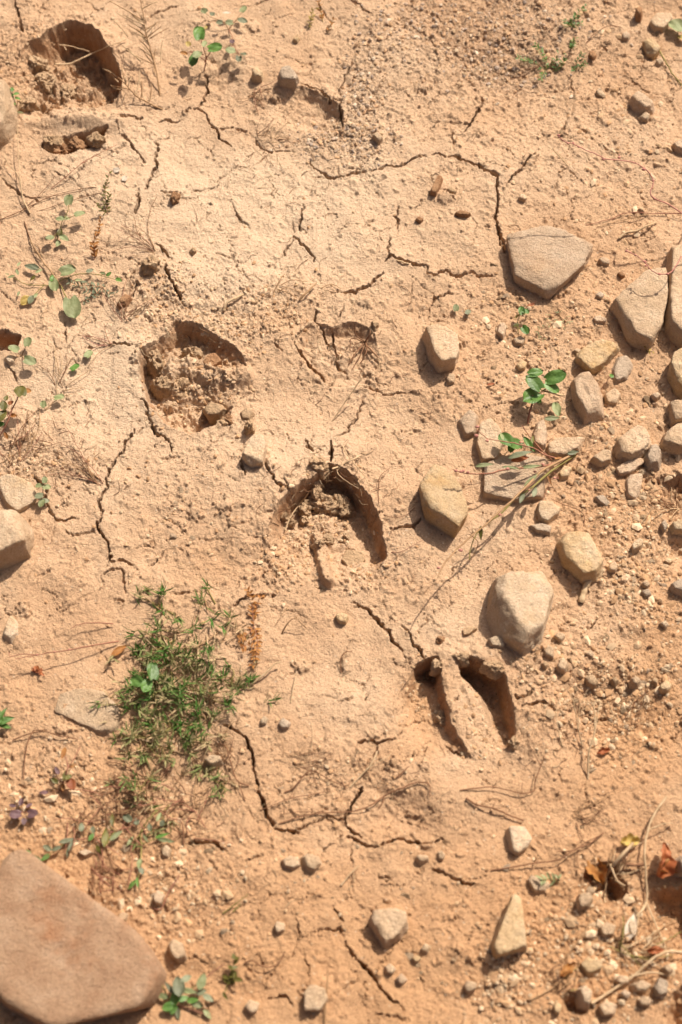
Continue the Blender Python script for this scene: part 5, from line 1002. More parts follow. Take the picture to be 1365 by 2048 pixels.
budded('pair of thin red stems trailing over bare clay from the cushion', '02', (650,1180),
  [([(650,1180,4),(560,1195,10),(450,1215,14),(330,1235,18),(200,1255,20),(90,1275,22)],.7,.35,'redstem'),([(620,1085,4),(540,1080,8),(450,1085,10),(390,1110,12)],.6,.3,'redstem'),([(200,1255,20),(120,1250,21),(60,1265,22),(50,1240,22)],.4,.3,'redstem')],
  [], [(205,1255,20,3),(300,1238,18,3),(380,1225,16,3)])

# --- dry seed stalks, twigs, straws
def pods(label, tile, base, stem, plist, mat='straw'):
    root = plant(label, tile, base, [(stem, 1.1, .5, 'tanstem')], [], name='seed_stalk', cat='stalk'); b3 = np.array(root.location)
    for (x0, y0, h0, x1, y1, h1) in plist:
        SEED[0] += 1; mx, my = (x0 + x1) / 2 + random.Random(SEED[0]).uniform(-8, 8), (y0 + y1) / 2 + random.Random(SEED[0] + 1).uniform(-6, 6)
        p = path3(tile, [(x0, y0, h0), (mx, my, (h0 + h1) / 2 + 1), (x1, y1, h1)]); n = len(p)
        V, F = tube(p, .0008, .0005, 5, SEED[0]); mk('seed_pod', (V, F), mat if SEED[0] % 3 else 'tanstem', root, b3)
    return root
rp = random.Random(4); L1 = []; st = [(875,525,0),(855,390,14),(820,260,30),(795,170,42),(785,90,52),(770,0,62),(760,-60,70)]
for i in range(22):
    t = rp.uniform(.2, .98) * (len(st) - 1); k = min(int(t), len(st) - 2); u = t - k; x = st[k][0] + (st[k + 1][0] - st[k][0]) * u; y = st[k][1] + (st[k + 1][1] - st[k][1]) * u; h = st[k][2] + (st[k + 1][2] - st[k][2]) * u
    s = -1 if rp.random() < .66 else 1; a = rp.uniform(.55, 1.15); l = rp.uniform(60, 130) * (1 if s < 0 else .8)
    L1.append((x, y, h, x + s * l * math.sin(a), y - l * math.cos(a), h + rp.uniform(-6, 10)))
L1 += [(820,210,36,915,155,40),(770,330,28,660,240,24),(700,200,34,610,100,38),(780,110,48,600,5,56),(795,170,42,640,70,44),(880,350,16,888,225,30),(845,400,14,850,265,26),(780,345,24,700,260,20)]
pods('tall dry seed stalk with many thin pale pods beside the deep print', '00', (875,525), st, L1)
L2 = []
for (x0, y0, h0, x1, y1, h1) in [(690,460,14,665,360,22),(690,460,14,695,390,22),(740,520,8,765,380,22),(770,540,4,775,440,16),(640,420,20,560,375,26),(665,490,14,605,465,18),(710,490,12,610,470,18),(795,555,3,845,530,8),(780,530,5,760,430,16),(820,545,2,830,450,14),(650,450,16,600,400,24),(700,480,12,720,420,20)]: L2.append((x0, y0, h0, x1, y1, h1))
pods('smaller dry seed stalk leaning against the tall one', '00', (890,600), [(890,600,0),(800,555,4),(740,520,9),(690,460,15),(640,420,20),(600,395,24)], L2)
twig('forked pale twig lying across the deep crumbly print','00',[(300,350,20),(380,348,20),(450,318,20),(520,285,18),(600,250,14),(690,215,4)],1.1,.7,'straw',[([(325,245,24),(400,255,22),(490,282,19)],.8,.6),([(350,250,23),(365,275,22)],.6,.5)])
twig('thin dry rootlet in the floor of the deep print','00',[(140,410,4),(200,420,5),(260,400,6),(300,375,8)],.6,.4,'straw')
twig('dry straw stem rising from a tuft beside pale clay','00',[(165,1165,1),(125,1080,6),(112,980,10),(105,880,12),(95,690,14)],.8,.5,'straw',[([(125,1060,5),(95,950,8),(50,900,9),(20,830,8)],.7,.4),([(165,1165,1),(150,1130,3),(125,1080,4)],.8,.5)])
twig('reddish thin stem with tiny buds crossing a dark slot','00',[(280,1030,1),(380,950,5),(450,890,8),(530,845,8),(640,790,8)],.5,.35,'redstem',[([(450,890,8),(480,880,8)],.7,.5),([(525,850,8),(560,865,3)],.4,.3)])
twig('crossing dark stems fanned over the clay','00',[(0,1200,1),(120,1150,2),(260,1080,3),(400,1040,2),(530,1020,1)],.5,.3,'twig',[([(110,1160,1),(240,1040,4),(300,960,3)],.4,.3),([(140,1080,1),(300,1070,3),(440,1045,2)],.4,.3),([(150,1170,1),(280,1130,3),(420,1085,2),(560,1050,1)],.4,.3)])
twig('thin dry stem running down past the sprawling weed','00',[(135,1210,1),(160,1290,3),(190,1365,3),(230,1420,2)],.6,.4,'twig')
twig('grey dead stalk lying on pebbly soil','20',[(1235,270,8),(1270,330,6),(1310,400,3),(1365,470,1)],1.1,.6,'greenstem',[([(1300,390,3),(1345,440,6)],.5,.4)])
twig('dry grass blade standing out of a crack','20',[(740,905,1),(700,860,6),(655,810,12)],.8,.5,'straw',[([(735,885,1),(690,840,7),(640,805,11)],.5,.4)])
twig('dead forked twig above the small green shoot','20',[(840,235,1),(885,185,4),(965,140,5),(1035,150,3)],.6,.4,'twig',[([(965,140,5),(1010,150,4)],.4,.3)])
twig('straw lying along the dark edge of the gravel','20',[(410,440,1),(500,410,3),(570,365,4),(630,330,5)],.5,.4,'twig',[([(480,370,3),(540,375,3),(600,360,2)],.4,.3)])
twig('knotted grey root lying on sandy soil','20',[(1020,1300,2),(1060,1270,4),(1120,1260,5),(1180,1230,5),(1225,1215,2)],1.6,1.0,'straw',[([(1060,1280,2),(1090,1250,5)],.8,.5)])
twig('short curved pale stick among crumbled earth','11',[(50,465,2),(62,432,5),(100,405,6),(158,380,3)],1.9,1.3,'straw')
twig('thin straw standing diagonal with its dark shadow','11',[(640,1072,0),(690,1000,10),(750,910,20),(805,832,28)],.6,.8,'straw')
twig('dead dark grass clump in the shallow broken print','11',[(820,640,4),(770,700,8),(730,760,3)],1.0,.6,'twig',[([(820,640,4),(800,700,8),(750,790,2)],.9,.5),([(825,640,5),(770,600,10),(765,540,14)],.8,.4),([(820,650,4),(870,700,8),(895,728,4)],1.1,.6),([(815,640,6),(745,620,10),(740,700,6)],.8,.4),([(820,640,5),(845,600,10),(850,575,12)],.9,.6),([(800,640,5),(760,660,10),(755,740,3)],.7,.4),([(825,645,3),(830,690,6),(790,760,2)],1.2,.5)])
twig('bent twig with a reddish end on crumbled clay','11',[(460,410,2),(500,370,7),(555,318,6)],1.5,.9,'tanstem')
twig('arched dry stems in a flattened grass tuft','11',[(320,370,1),(350,310,5),(380,270,6)],.7,.4,'tanstem',[([(340,350,1),(400,370,4),(450,400,2)],.6,.4),([(360,330,2),(420,300,6),(500,310,4)],.5,.4),([(350,370,1),(390,340,5),(470,370,3)],.6,.4),([(580,345,1),(640,322,4),(690,350,2)],.5,.4)])
twig('dry stem lodged in the wide crack','11',[(955,180,0),(1010,197,2),(1060,213,1)],1.2,.9,'straw')
twig('twisted pale twigs on the rim of the arched print','12',[(640,240,4),(690,222,6),(745,192,7),(800,165,6)],1.1,.7,'straw',[([(700,115,3),(715,150,5),(745,190,6),(790,245,4)],.7,.4),([(750,195,5),(830,300,6),(850,400,3)],.6,.4),([(670,220,4),(675,270,4),(740,320,2),(790,350,1)],.5,.3)])
twig('pale rootlets hanging in the dark side of the arched print','12',[(385,575,4),(410,510,8),(460,440,10),(520,360,6)],.8,.5,'straw',[([(410,510,8),(385,470,6)],.5,.3),([(440,470,9),(480,480,6)],.5,.3)])
twig('thin bowed stem on clay beside the arched print','12',[(895,430,1),(895,300,5),(925,260,6),(960,230,3)],.45,.3,'twig',[([(850,360,2),(900,340,4),(940,330,2)],.4,.3),([(840,320,1),(900,350,3)],.4,.3)])
twig('long hair-thin rootlet curving past the clay rim','12',[(900,480,1),(970,505,3),(1040,495,3),(1090,450,1)],.4,.3,'twig')
twig('thin dry stem along the right side of the arched print','12',[(930,690,1),(1010,695,3),(1080,660,4),(1130,630,5)],.4,.3,'redstem')
twig('curved bare stem with its shadow on crumbled clay','12',[(365,1140,0),(395,1090,10),(440,1055,16),(500,1110,6)],.9,.5,'tanstem',[([(330,1095,1),(370,1030,6),(405,990,8)],.4,.3)])
twig('pale broken stick below the ochre-rimmed stone','22',[(812,970,2),(825,920,4),(845,870,5),(868,840,4)],3.6,3.2,'straw')
twig('little dry stem standing in brown soil','22',[(1115,575,0),(1160,510,6),(1210,445,12)],.7,.5,'straw')
twig('bare fine stem wandering across brown soil','22',[(820,595,0),(830,500,4),(790,460,5),(720,435,5),(650,400,3)],.6,.4,'twig')
twig('dry forked stalk standing in the gravelly dip','23',[(850,840,0),(855,700,16),(882,610,26),(890,510,34),(880,425,40)],1.2,.7,'straw',[([(855,690,17),(885,600,26),(915,430,38),(925,420,39)],.8,.5),([(880,425,40),(900,415,38),(925,425,36)],.7,.5),([(885,435,39),(850,450,36),(810,470,32)],.5,.3)])
twig('second dry stalk beside the forked one','23',[(820,655,6),(795,560,20),(780,460,30),(760,390,36),(720,338,42)],.7,.4,'straw',[([(800,590,16),(800,480,26),(825,400,32),(850,350,36)],.5,.3)])
twig('thin grey stalk bowed at the edge of the gravelly dip','23',[(710,660,1),(685,560,8),(680,450,12),(720,350,18)],.5,.3,'straw')
twig('short straw leaning on gravel by the forked stalk','23',[(960,420,10),(985,480,8),(1020,560,1)],.6,.4,'straw')
twig('dark thorny twig on smooth clay','23',[(185,945,3),(240,980,4),(330,1000,5),(400,1030,4),(500,1072,3)],1.2,1.0,'twig',[([(235,985,4),(245,965,8)],.7,.3),([(330,1000,5),(340,970,9)],.7,.3),([(325,1000,5),(378,1000,6)],.6,.3),([(245,980,4),(235,995,3)],.7,.3)])
twig('thin branched dead stem curving over bare clay','23',[(150,902,1),(250,890,4),(330,884,5),(430,905,5),(490,918,4),(555,906,4),(560,860,7),(595,760,12),(612,715,15)],.7,.5,'twig',[([(490,918,4),(488,860,8)],.5,.3),([(592,765,11),(550,690,14),(515,620,16)],.5,.3)])
twig('pale straw lying diagonal near the shallow hollow','13',[(740,885,1),(800,820,4),(855,760,6),(885,690,6)],.8,.9,'straw',[([(800,820,3),(860,770,5),(960,705,5)],.5,.4)])
twig('long thin dark root crossing the shallow hollow','13',[(350,1085,1),(470,1045,3),(600,1025,4),(740,1020,4),(850,985,5),(925,932,5),(1000,898,4),(1110,858,2)],.6,.9,'twig',[([(600,1025,4),(480,1020,3),(360,1035,2)],.4,.3),([(925,932,5),(915,970,3),(890,1010,1)],.8,.5),([(1110,858,2),(1170,870,4),(1175,940,2)],.7,.4)])
twig('bent root forming a peak beside the crack','13',[(380,915,1),(430,890,3),(480,830,6),(530,795,8),(600,830,6),(660,860,4),(720,890,2)],.8,.5,'twig',[([(530,795,8),(515,860,3)],.4,.3)])
twig('fine root lying over the clay above a deep crack','13',[(250,1010,1),(330,980,3),(400,950,4),(500,930,4),(600,912,3)],.5,.4,'twig',[([(500,930,4),(530,945,2)],.4,.3)])
twig('small bare twig beside the shallow hollow','13',[(990,835,1),(1030,800,4),(1060,772,5)],.9,.5,'twig')
twig('short thin stick lying by the needle-leaved cushion','13',[(415,425,1),(428,340,4),(450,265,6)],.6,.5,'straw',[([(450,265,6),(432,268,5)],.5,.4),([(415,360,3),(400,345,4)],.4,.3)])
twig('hooked thin stem on pale clay','13',[(690,262,1),(685,200,5),(705,152,7),(748,146,5)],.6,.5,'twig')
twig('pale stem with a green tip leaving the cushion','13',[(195,330,2),(270,270,6),(325,215,9),(360,205,9)],1.2,.8,'straw')
twig('long grey stem beside the red curled leaf','24',[(1280,-20,10),(1210,80,12),(1170,190,12),(1160,290,10),(1165,400,8),(1170,555,5),(1130,620,4),(1070,670,2)],1.4,1.0,'straw',[([(1180,165,12),(1260,130,10),(1315,130,6)],.7,.5),([(1165,560,5),(1125,640,4),(1120,740,2)],.8,.5),([(1170,560,5),(1220,680,5),(1270,800,4),(1280,880,2)],.9,.6)])
twig('long thin dead stem sweeping across the soil','24',[(320,385,1),(450,365,4),(550,345,6),(680,330,8),(760,280,8),(850,240,6),(940,180,3)],.9,.7,'twig',[([(680,280,4),(770,275,6),(850,225,6),(930,190,4)],.6,.5),([(795,270,6),(790,330,4),(800,360,2)],.6,.4),([(550,345,6),(545,380,3)],.8,.5)])
twig('thick pale stick propped over a dark hollow','24',[(870,500,2),(930,430,10),(985,360,16),(1040,295,18),(1095,235,18)],2.2,1.6,'straw',[([(970,350,14),(1010,440,12),(1050,470,6)],1.2,.8),([(950,420,10),(945,500,6),(940,560,2)],1.1,.8)])
twig('crossing brown stick below the yellow leaf','24',[(1060,352,6),(1100,355,8),(1155,350,8)],2.0,1.8,'twig')
twig('dead stem lying across scattered stones','24',[(540,1090,1),(650,1030,3),(720,965,6),(775,900,8)],.8,.6,'tanstem',[([(690,905,1),(760,820,5),(830,720,7),(880,630,8)],.6,.4)])
twig('pale curved root above the dark corner','24',[(870,1110,2),(980,1040,6),(1100,960,10),(1200,870,14),(1290,828,14),(1400,835,10)],1.6,1.2,'straw',[([(1100,960,10),(1200,940,8),(1300,960,4)],.9,.6)])
twig('thin upright stick beside the squared-off stone','14',[(600,1215,1),(605,1110,8),(615,1000,14),(615,935,18)],1.0,.6,'tanstem')
twig('short straw across a fine crack near two smooth pebbles','14',[(690,465,1),(735,410,5),(785,358,6)],.9,.6,'straw',[([(755,385,4),(765,450,1)],.6,.4)])
twig('curved dry stem arching on the lower clay','14',[(160,895,1),(205,875,5),(250,905,7),(310,910,6),(355,880,5),(385,828,3)],.8,.6,'twig')
twig('yellow-tipped grass blade above a brown stain','14',[(45,620,1),(110,570,6),(185,512,8)],.9,.4,'greenstem',[([(100,610,2),(140,570,4)],.9,.6)])
twig('thin reddish stem dropping towards the rounded pebbles','04',[(920,655,1),(980,660,4),(1020,570,8),(1090,455,12)],.8,.6,'redstem')
twig('forked dead stem above the orange soil','04',[(1115,270,1),(1110,160,6),(1080,120,6),(1000,130,4)],.9,.5,'twig',[([(1110,200,5),(1050,240,3)],.6,.4),([(1140,110,4),(1200,120,5),(1260,180,2)],.7,.4)])
twig('thin stem from a withered weed to bare soil','03',[(185,575,6),(160,620,6),(140,700,5),(125,880,1)],.7,.5,'twig',[([(70,630,2),(140,600,5),(240,580,6),(340,610,4),(430,620,2)],.8,.5),([(185,575,6),(260,570,8)],.6,.4)])
twig('drooping purple-brown stems at the far tail of the cushion','03',[(1360,880,1),(1290,840,5),(1240,680,8),(1200,640,9)],.9,.6,'twig',[([(1340,960,1),(1300,850,4)],.7,.4),([(1250,690,8),(1290,740,5)],.6,.4)])
rt = random.Random(77)
def tangle(label, tile, cx, cy, rx, ry, n, ang, spread, mats, ln=(120, 300), hmax=8, r=.45):
    """a clump of thin dead stems fanning out of one root"""
    b3 = path3(tile, [(cx, cy, 0.0), (cx, cy, 0.0)])[0]; root = tag(empty('dead_stem_tuft', b3), label, 'dead stems')
    for i in range(n):
        a = math.radians(ang + rt.uniform(-spread, spread)); L = rt.uniform(*ln); x0 = cx + rt.uniform(-rx, rx); y0 = cy + rt.uniform(-ry, ry); bend = rt.uniform(-.6, .6); hh = rt.uniform(2, hmax); pts = []
        for k in range(5):
            t = k / 4; aa = a + bend * t; pts.append((x0 + math.cos(aa) * L * t, y0 - math.sin(aa) * L * t, .5 + hh * math.sin(math.pi * min(1, t * .9))))
        SEED[0] += 1; mk('stem', tube(path3(tile, pts), r * .001, r * .0006, 4, SEED[0], .0004), mats[i % len(mats)], root, b3)
    return root
tangle('tuft of thin dead reddish stems pointing along the wide crack', '02', 545, 310, 20, 20, 12, 140, 24, ['twig','tanstem','redstem'], (140,360), 9)
tangle('sparse dead stems near the bronze-leaved weed', '02', 150, 110, 60, 40, 12, 60, 70, ['twig','tanstem'], (90,240), 8)
tangle('thin red stems fanning above the crumbly clod', '01', 840, 150, 12, 12, 9, 130, 40, ['redstem','twig','tanstem'], (120,300), 12)
tangle('dead brown stems around the red-brown lump of earth', '01', 680, 500, 40, 40, 12, 80, 60, ['twig','redstem','straw'], (70,220), 9)
tangle('dry stems matted near the half-filled print', '01', 330, 880, 40, 60, 11, 60, 60, ['tanstem','twig','straw'], (90,260), 8)
tangle('thin red rootlets lying below the low three-leaved seedling', '01', 600, 655, 30, 10, 7, 160, 40, ['redstem','pinkstem','tanstem'], (100,240), 6)
tangle('matted dead stems over grey dirt near the broad pale stone', '01', 60, 1280, 60, 60, 14, 40, 80, ['twig','redstem','tanstem'], (80,260), 8)
tangle('dark withered stems under the tail of the cushion', '03', 760, 960, 130, 150, 36, 80, 140, ['twig','redstem','twig','tanstem'], (80,240), 14, .7)
tangle('withered twiggy stems beside the cushion tail', '03', 1000, 1050, 90, 130, 22, 90, 120, ['twig','redstem','tanstem'], (80,220), 13, .65)
tangle('reddish dead runners above the big slab', '03', 520, 1080, 160, 80, 28, 30, 120, ['tanstem','twig','redstem'], (80,240), 12, .6)
tangle('blackened dry stems beside the lower slab edge', '04', 640, 500, 110, 90, 22, 60, 110, ['twig','redstem'], (70,220), 12, .6)
tangle('brown stems beside the cushion, over a fine crack', '13', 60, 760, 50, 110, 12, 100, 60, ['twig','tanstem'], (80,200), 8)
tangle('thin dead grass near the shallow hollow', '13', 420, 760, 80, 60, 12, 20, 60, ['tanstem','twig','straw'], (80,220), 5, .35)
tangle('dead stems heaped over the dark lower hollow', '24', 960, 420, 60, 40, 14, 40, 90, ['straw','tanstem','twig'], (90,240), 14, .7)
tangle('pale litter of stalks in the stony lower corner', '24', 1080, 820, 120, 60, 18, 20, 70, ['straw','tanstem','greenstem'], (100,280), 12, .7)
tangle('bent stems around the yellow leaf', '24', 820, 90, 80, 60, 12, 330, 80, ['tanstem','twig'], (90,240), 7)
tangle('brown stems caught at the lower stones', '24', 700, 1000, 80, 60, 10, 40, 50, ['tanstem','twig','greenstem'], (90,220), 10, .6)
tangle('dry fibres at the corner of the cracked hollow', '10', 230, 500, 60, 30, 12, 300, 80, ['twig','tanstem','redstem'], (60,160), 7)
tangle('broken straws in the crack below the cracked hollow', '10', 300, 760, 70, 30, 10, 60, 90, ['straw','twig','tanstem'], (50,130), 6, .6)
tangle('thin dead shoots on the brown slope with pebbles', '23', 1160, 380, 40, 40, 8, 260, 40, ['twig','tanstem'], (90,200), 10)
tangle('dark rootlets poking from soil at the edge of rubble', '22', 1330, 450, 30, 30, 9, 150, 60, ['twig','straw'], (80,180), 12, .6)

# --- fallen leaves
def litter_leaf(label, tile, parts):
    root = None
    VFs = [place_leaf(tile, *a[:7], seed=i * 5 + 3, **a[7]) for i, a in enumerate(parts)]
    return VFs
def dry_leaf(label, tile, x, y, h, L, W, ang, mat, shape='jag', **kw):
    SEED[0] += 1; VF = place_leaf(tile, x, y, h, L, W, ang, shape, SEED[0], **kw); base = VF[0].mean(0); base[2] = VF[0][:, 2].min()
    o = mk('dry_leaf', VF, mat, None, base); o.location = base; return tag(o, label, 'leaf')
dry_leaf('curled bright red dead leaf beside a long grey stem','24',1262,330,16,150,90,75,'redleaf',curl=.75,tilt=.35,roll=.5)
dry_leaf('crumpled dark red leaf folded behind the bright red one','24',1300,370,8,120,80,20,'rustleaf',curl=.7,tilt=-.3)
dry_leaf('yellow dead leaf lying under a grey stem','24',1080,225,8,90,60,10,'yellowleaf',curl=.4)
dry_leaf('rolled brown leaf over the dark lower hollow','24',890,380,14,130,90,300,'rustleaf',curl=.6)
dry_leaf('pale tan dead leaf among stalks in the lower corner','24',1085,690,6,130,50,70,'paleflake','lance',curl=.5)
dry_leaf('small rust leaf beneath the needle-leaved cushion edge','03',650,140,6,90,34,40,'rustleaf','lance',curl=.4)
dry_leaf('small red dead leaf among pebbles in the gravelly dip','23',935,690,5,66,34,20,'redleaf',curl=.5)
dry_leaf('thin bright orange dead leaf on pebbly clay','21',322,868,3,46,14,15,'redleaf','lance',curl=.4)
dry_leaf('curled brown leaf scrap in the lower soil','24',740,925,8,90,44,40,'rustleaf',curl=.6)
dry_leaf('whitish papery flake on pale clay above the pale weed','00',640,928,2,34,34,20,'paleflake','round',curl=.2)
dry_leaf('second whitish papery flake beside the first','00',682,972,2,32,30,80,'paleflake','round',curl=.2)
dry_leaf('reddish dead leaf tucked among stem joints of the lower corner','24',1220,820,8,80,36,10,'redleaf',curl=.5)

# --- the needle-leaved cushion
def cushion(label, blobs, n, seed, hmax, cols, straggle=0.3):
    rs = np.random.RandomState(seed); c0 = blobs[0]; b3 = path3('F', [(c0[0], c0[1], 0.0), (c0[0], c0[1], 0.0)])[0]
    root = tag(empty('cushion_plant', b3), label, 'plant'); V = []; F = []; C = []; nv = 0
    wts = np.array([b[2] * b[3] * b[4] for b in blobs]); wts = wts / wts.sum(); cols = np.array(cols); tips = []
    for i in range(n):
        b = blobs[rs.choice(len(blobs), p=wts)]; rr = math.sqrt(rs.uniform(0, 1)) * (1 + straggle * rs.uniform(-.2, 1) ** 3); a = rs.uniform(0, 2 * math.pi)
        px = b[0] + b[2] * rr * math.cos(a); py = b[1] + b[3] * rr * math.sin(a); h = hmax * (1 - .7 * min(1, rr) ** 2) * rs.uniform(.25, 1)
        q = path3('F', [(px, py, h), (px, py, h)])[0]; tips.append((px, py, h, b))
        ax = np.array([math.cos(a) * .7 + rs.normal(0, .5), -math.sin(a) * .7 + rs.normal(0, .5), rs.uniform(.1, .9)]); ax /= np.linalg.norm(ax)
        dryness = rs.uniform() ** 1.6 * (.6 + .6 * rr)
        m = rs.randint(6, 11)
        for k in range(m):
            d = ax * rs.uniform(.2, 1.1) + rs.normal(0, .62, 3); d[2] = abs(d[2]) * .8 + .05; d /= np.linalg.norm(d); L = rs.uniform(.007, .0155); w = rs.uniform(.0006, .00115)
            s = np.cross(d, [rs.normal(), rs.normal(), rs.normal()]); s /= np.linalg.norm(s); up = np.cross(s, d)
            o = q - ax * rs.uniform(0, .007) + rs.normal(0, .0012, 3); o[2] = max(o[2], b3[2] - .02)
            mid = o + d * L * .5 + up * L * .06; tip = o + d * L
            V += [o - s * w * .6, o + s * w * .6, mid + s * w + up * w * .3, mid - s * w + up * w * .3, tip + s * w * .15, tip - s * w * .15]
            F += [(nv, nv + 1, nv + 2, nv + 3), (nv + 3, nv + 2, nv + 4, nv + 5)]; nv += 6
            t = np.clip(dryness + rs.normal(0, .12), 0, .999) * (len(cols) - 1); j = int(t); cc = cols[j] + (cols[j + 1] - cols[j]) * (t - j)
            C += [cc * rs.uniform(.8, 1.2)] * 6
    me = np_mesh('needle_foliage', np.array(V) - b3, np.array(F), False); color_attr(me, np.array(C)); o = link('needle_foliage', me, M['needle'], root); o['kind'] = 'stuff'
    for i in range(0, len(tips), max(1, len(tips) // 90)):
        px, py, h, b = tips[i]; SEED[0] += 1; mx = (px * .6 + b[0] * .4) + rs.uniform(-12, 12); my = (py * .6 + b[1] * .4) + rs.uniform(-12, 12)
        p = path3('F', [(b[0] + rs.uniform(-.4, .4) * b[2], b[1] + rs.uniform(-.4, .4) * b[3], .5), (mx, my, h * .7), (px, py, h)])
        mk('stem', tube(p, .0008, .0004, 4, SEED[0], .0004), ['tanstem', 'straw', 'greenstem'][i % 3], root, b3)
    return root
NC = [(0.06, 0.145, 0.025), (0.12, 0.20, 0.05), (0.24, 0.25, 0.095), (0.38, 0.31, 0.16), (0.48, 0.35, 0.20)]
cushion('dense cushion of green needle-like leaves sprawling on the clay', [(330,1290,75,85,1.3),(310,1370,90,60,1.2),(400,1390,90,60,1.0),(330,1225,55,50,.7),(430,1290,60,70,.6),(420,1200,30,40,.5),(400,1450,60,50,.9),(260,1400,45,40,.7),(470,1370,40,40,.7),(230,1310,30,25,.4),(345,1180,50,25,.3),(490,1310,30,50,.3),(510,1390,25,35,.25),(350,1450,60,40,.8)], 215, 5, 24, NC, .8)
cushion('thin straggling tail of needle leaves below the dense cushion', [(300,1490,65,50,.9),(370,1500,50,55,.8),(260,1470,40,40,.7),(440,1560,35,45,.35),(340,1600,40,50,.5),(280,1580,40,50,.45),(300,1660,40,40,.3),(250,1560,25,40,.3)], 62, 8, 18, NC[1:], .8)
plant('clear green three-leaved shoot poking through the needle cushion', '03', (800,320),
      [([(800,320,8),(790,315,14),(760,310,20)],.5,.4,'greenstem'),([(800,320,8),(815,330,20)],.5,.4,'greenstem'),([(800,320,8),(825,280,18),(835,255,24)],.6,.4,'greenstem')],
      [(835,248,27,82,56,100,'round','leaf'),(745,305,24,60,50,160,'round','leaf'),(800,335,24,60,50,250,'round','leaf')])

# ------------------------------------------------------------------ loose gravel, crumbs and straw: too many and too small to count
def scatter(label, name, areas, seed, sizes, cols, bedded=.35, mat='gravel', cat=None):
    rs = np.random.RandomState(seed); V = []; F = []; C = []; nv = 0
    D, Fc = ICO[1]; cols = np.array(cols)
    for (px, py, rx, ry, n) in areas:
        xs = np.clip(rs.normal(0, .55, n), -1.3, 1.3) * rx + px; ys = np.clip(rs.normal(0, .55, n), -1.3, 1.3) * ry + py
        W = P(xs, ys); Z = H(W[:, 0], W[:, 1])
        for i in range(n):
            r = sizes[0] + (sizes[1] - sizes[0]) * rs.uniform() ** 3.2; r *= .0005
            d = D * (1 + rs.uniform(-.28, .28, (len(D), 1))) * np.array([rs.uniform(.8, 1.35), rs.uniform(.6, 1.0), rs.uniform(.45, .85)]) * r
            a = rs.uniform(0, 6.28); ca, sa = math.cos(a), math.sin(a)
            V.append(np.stack([d[:, 0] * ca - d[:, 1] * sa + W[i, 0], d[:, 0] * sa + d[:, 1] * ca + W[i, 1], d[:, 2] + Z[i] + r * .6 * (1 - 2 * bedded)], 1))
            F.append(Fc + nv); nv += len(D); c = cols[rs.randint(len(cols))] * rs.uniform(.75, 1.2); C.append(np.repeat(c[None], len(D), 0))
    me = np_mesh(name, np.concatenate(V), np.concatenate(F), False); color_attr(me, np.concatenate(C)); o = link(name, me, M[mat])
    return tag(o, label, cat or 'gravel', None, 'stuff')
SOIL = [(0.47, 0.31, 0.18), (0.53, 0.37, 0.23), (0.45, 0.27, 0.145), (0.58, 0.43, 0.28), (0.40, 0.24, 0.13)]
GREYS = [(0.48, 0.33, 0.21), (0.41, 0.30, 0.22), (0.52, 0.38, 0.25), (0.48, 0.30, 0.17), (0.34, 0.26, 0.205), (0.45, 0.28, 0.165), (0.58, 0.45, 0.33), (0.52, 0.35, 0.21)]
scatter('fine grey gravel strewn over the clay', 'gravel', [(960,50,190,90,1500),(800,60,80,60,260),(1000,140,110,50,420),(730,190,40,100,420),(700,275,80,45,480),(1120,60,160,80,160),(620,290,60,30,120)], 1, (1.6, 6.5), GREYS)
scatter('loose crumbs of dried clay and grit', 'soil_crumbs', [(682,1024,760,1050,1300),(1220,1390,170,110,1300),(1260,1040,170,150,800),(1150,720,220,170,700),(90,140,110,80,260),(340,590,80,60,240),(440,660,120,60,380),(390,780,100,60,340),(560,620,80,60,240),(640,1040,90,80,380),(570,1120,60,50,240),(1200,1880,220,160,900),(130,1590,180,150,500),(350,1790,150,130,420),(1200,300,220,220,500),(1010,1960,60,90,420),(700,1560,140,70,160),(740,1150,60,40,120),(60,930,80,40,220),(840,1400,40,60,140),(960,1470,50,60,160),(300,1010,200,150,200),(1250,1150,90,60,400)], 2, (1.4, 6.0), SOIL)
scatter('irregular half-buried chips of clay and stone in the stony ground', 'rubble', [(1270,880,110,110,90),(1290,1000,90,90,110),(1280,1180,90,90,120),(1240,1390,130,80,140),(1120,1310,80,60,40),(1200,1900,180,140,200),(1080,640,140,120,50),(1250,250,130,200,70),(120,1600,140,120,60),(340,1790,120,100,60),(1000,1960,60,80,50)], 12, (4.0, 13.0), SOIL[:4], .55, cat='rubble')
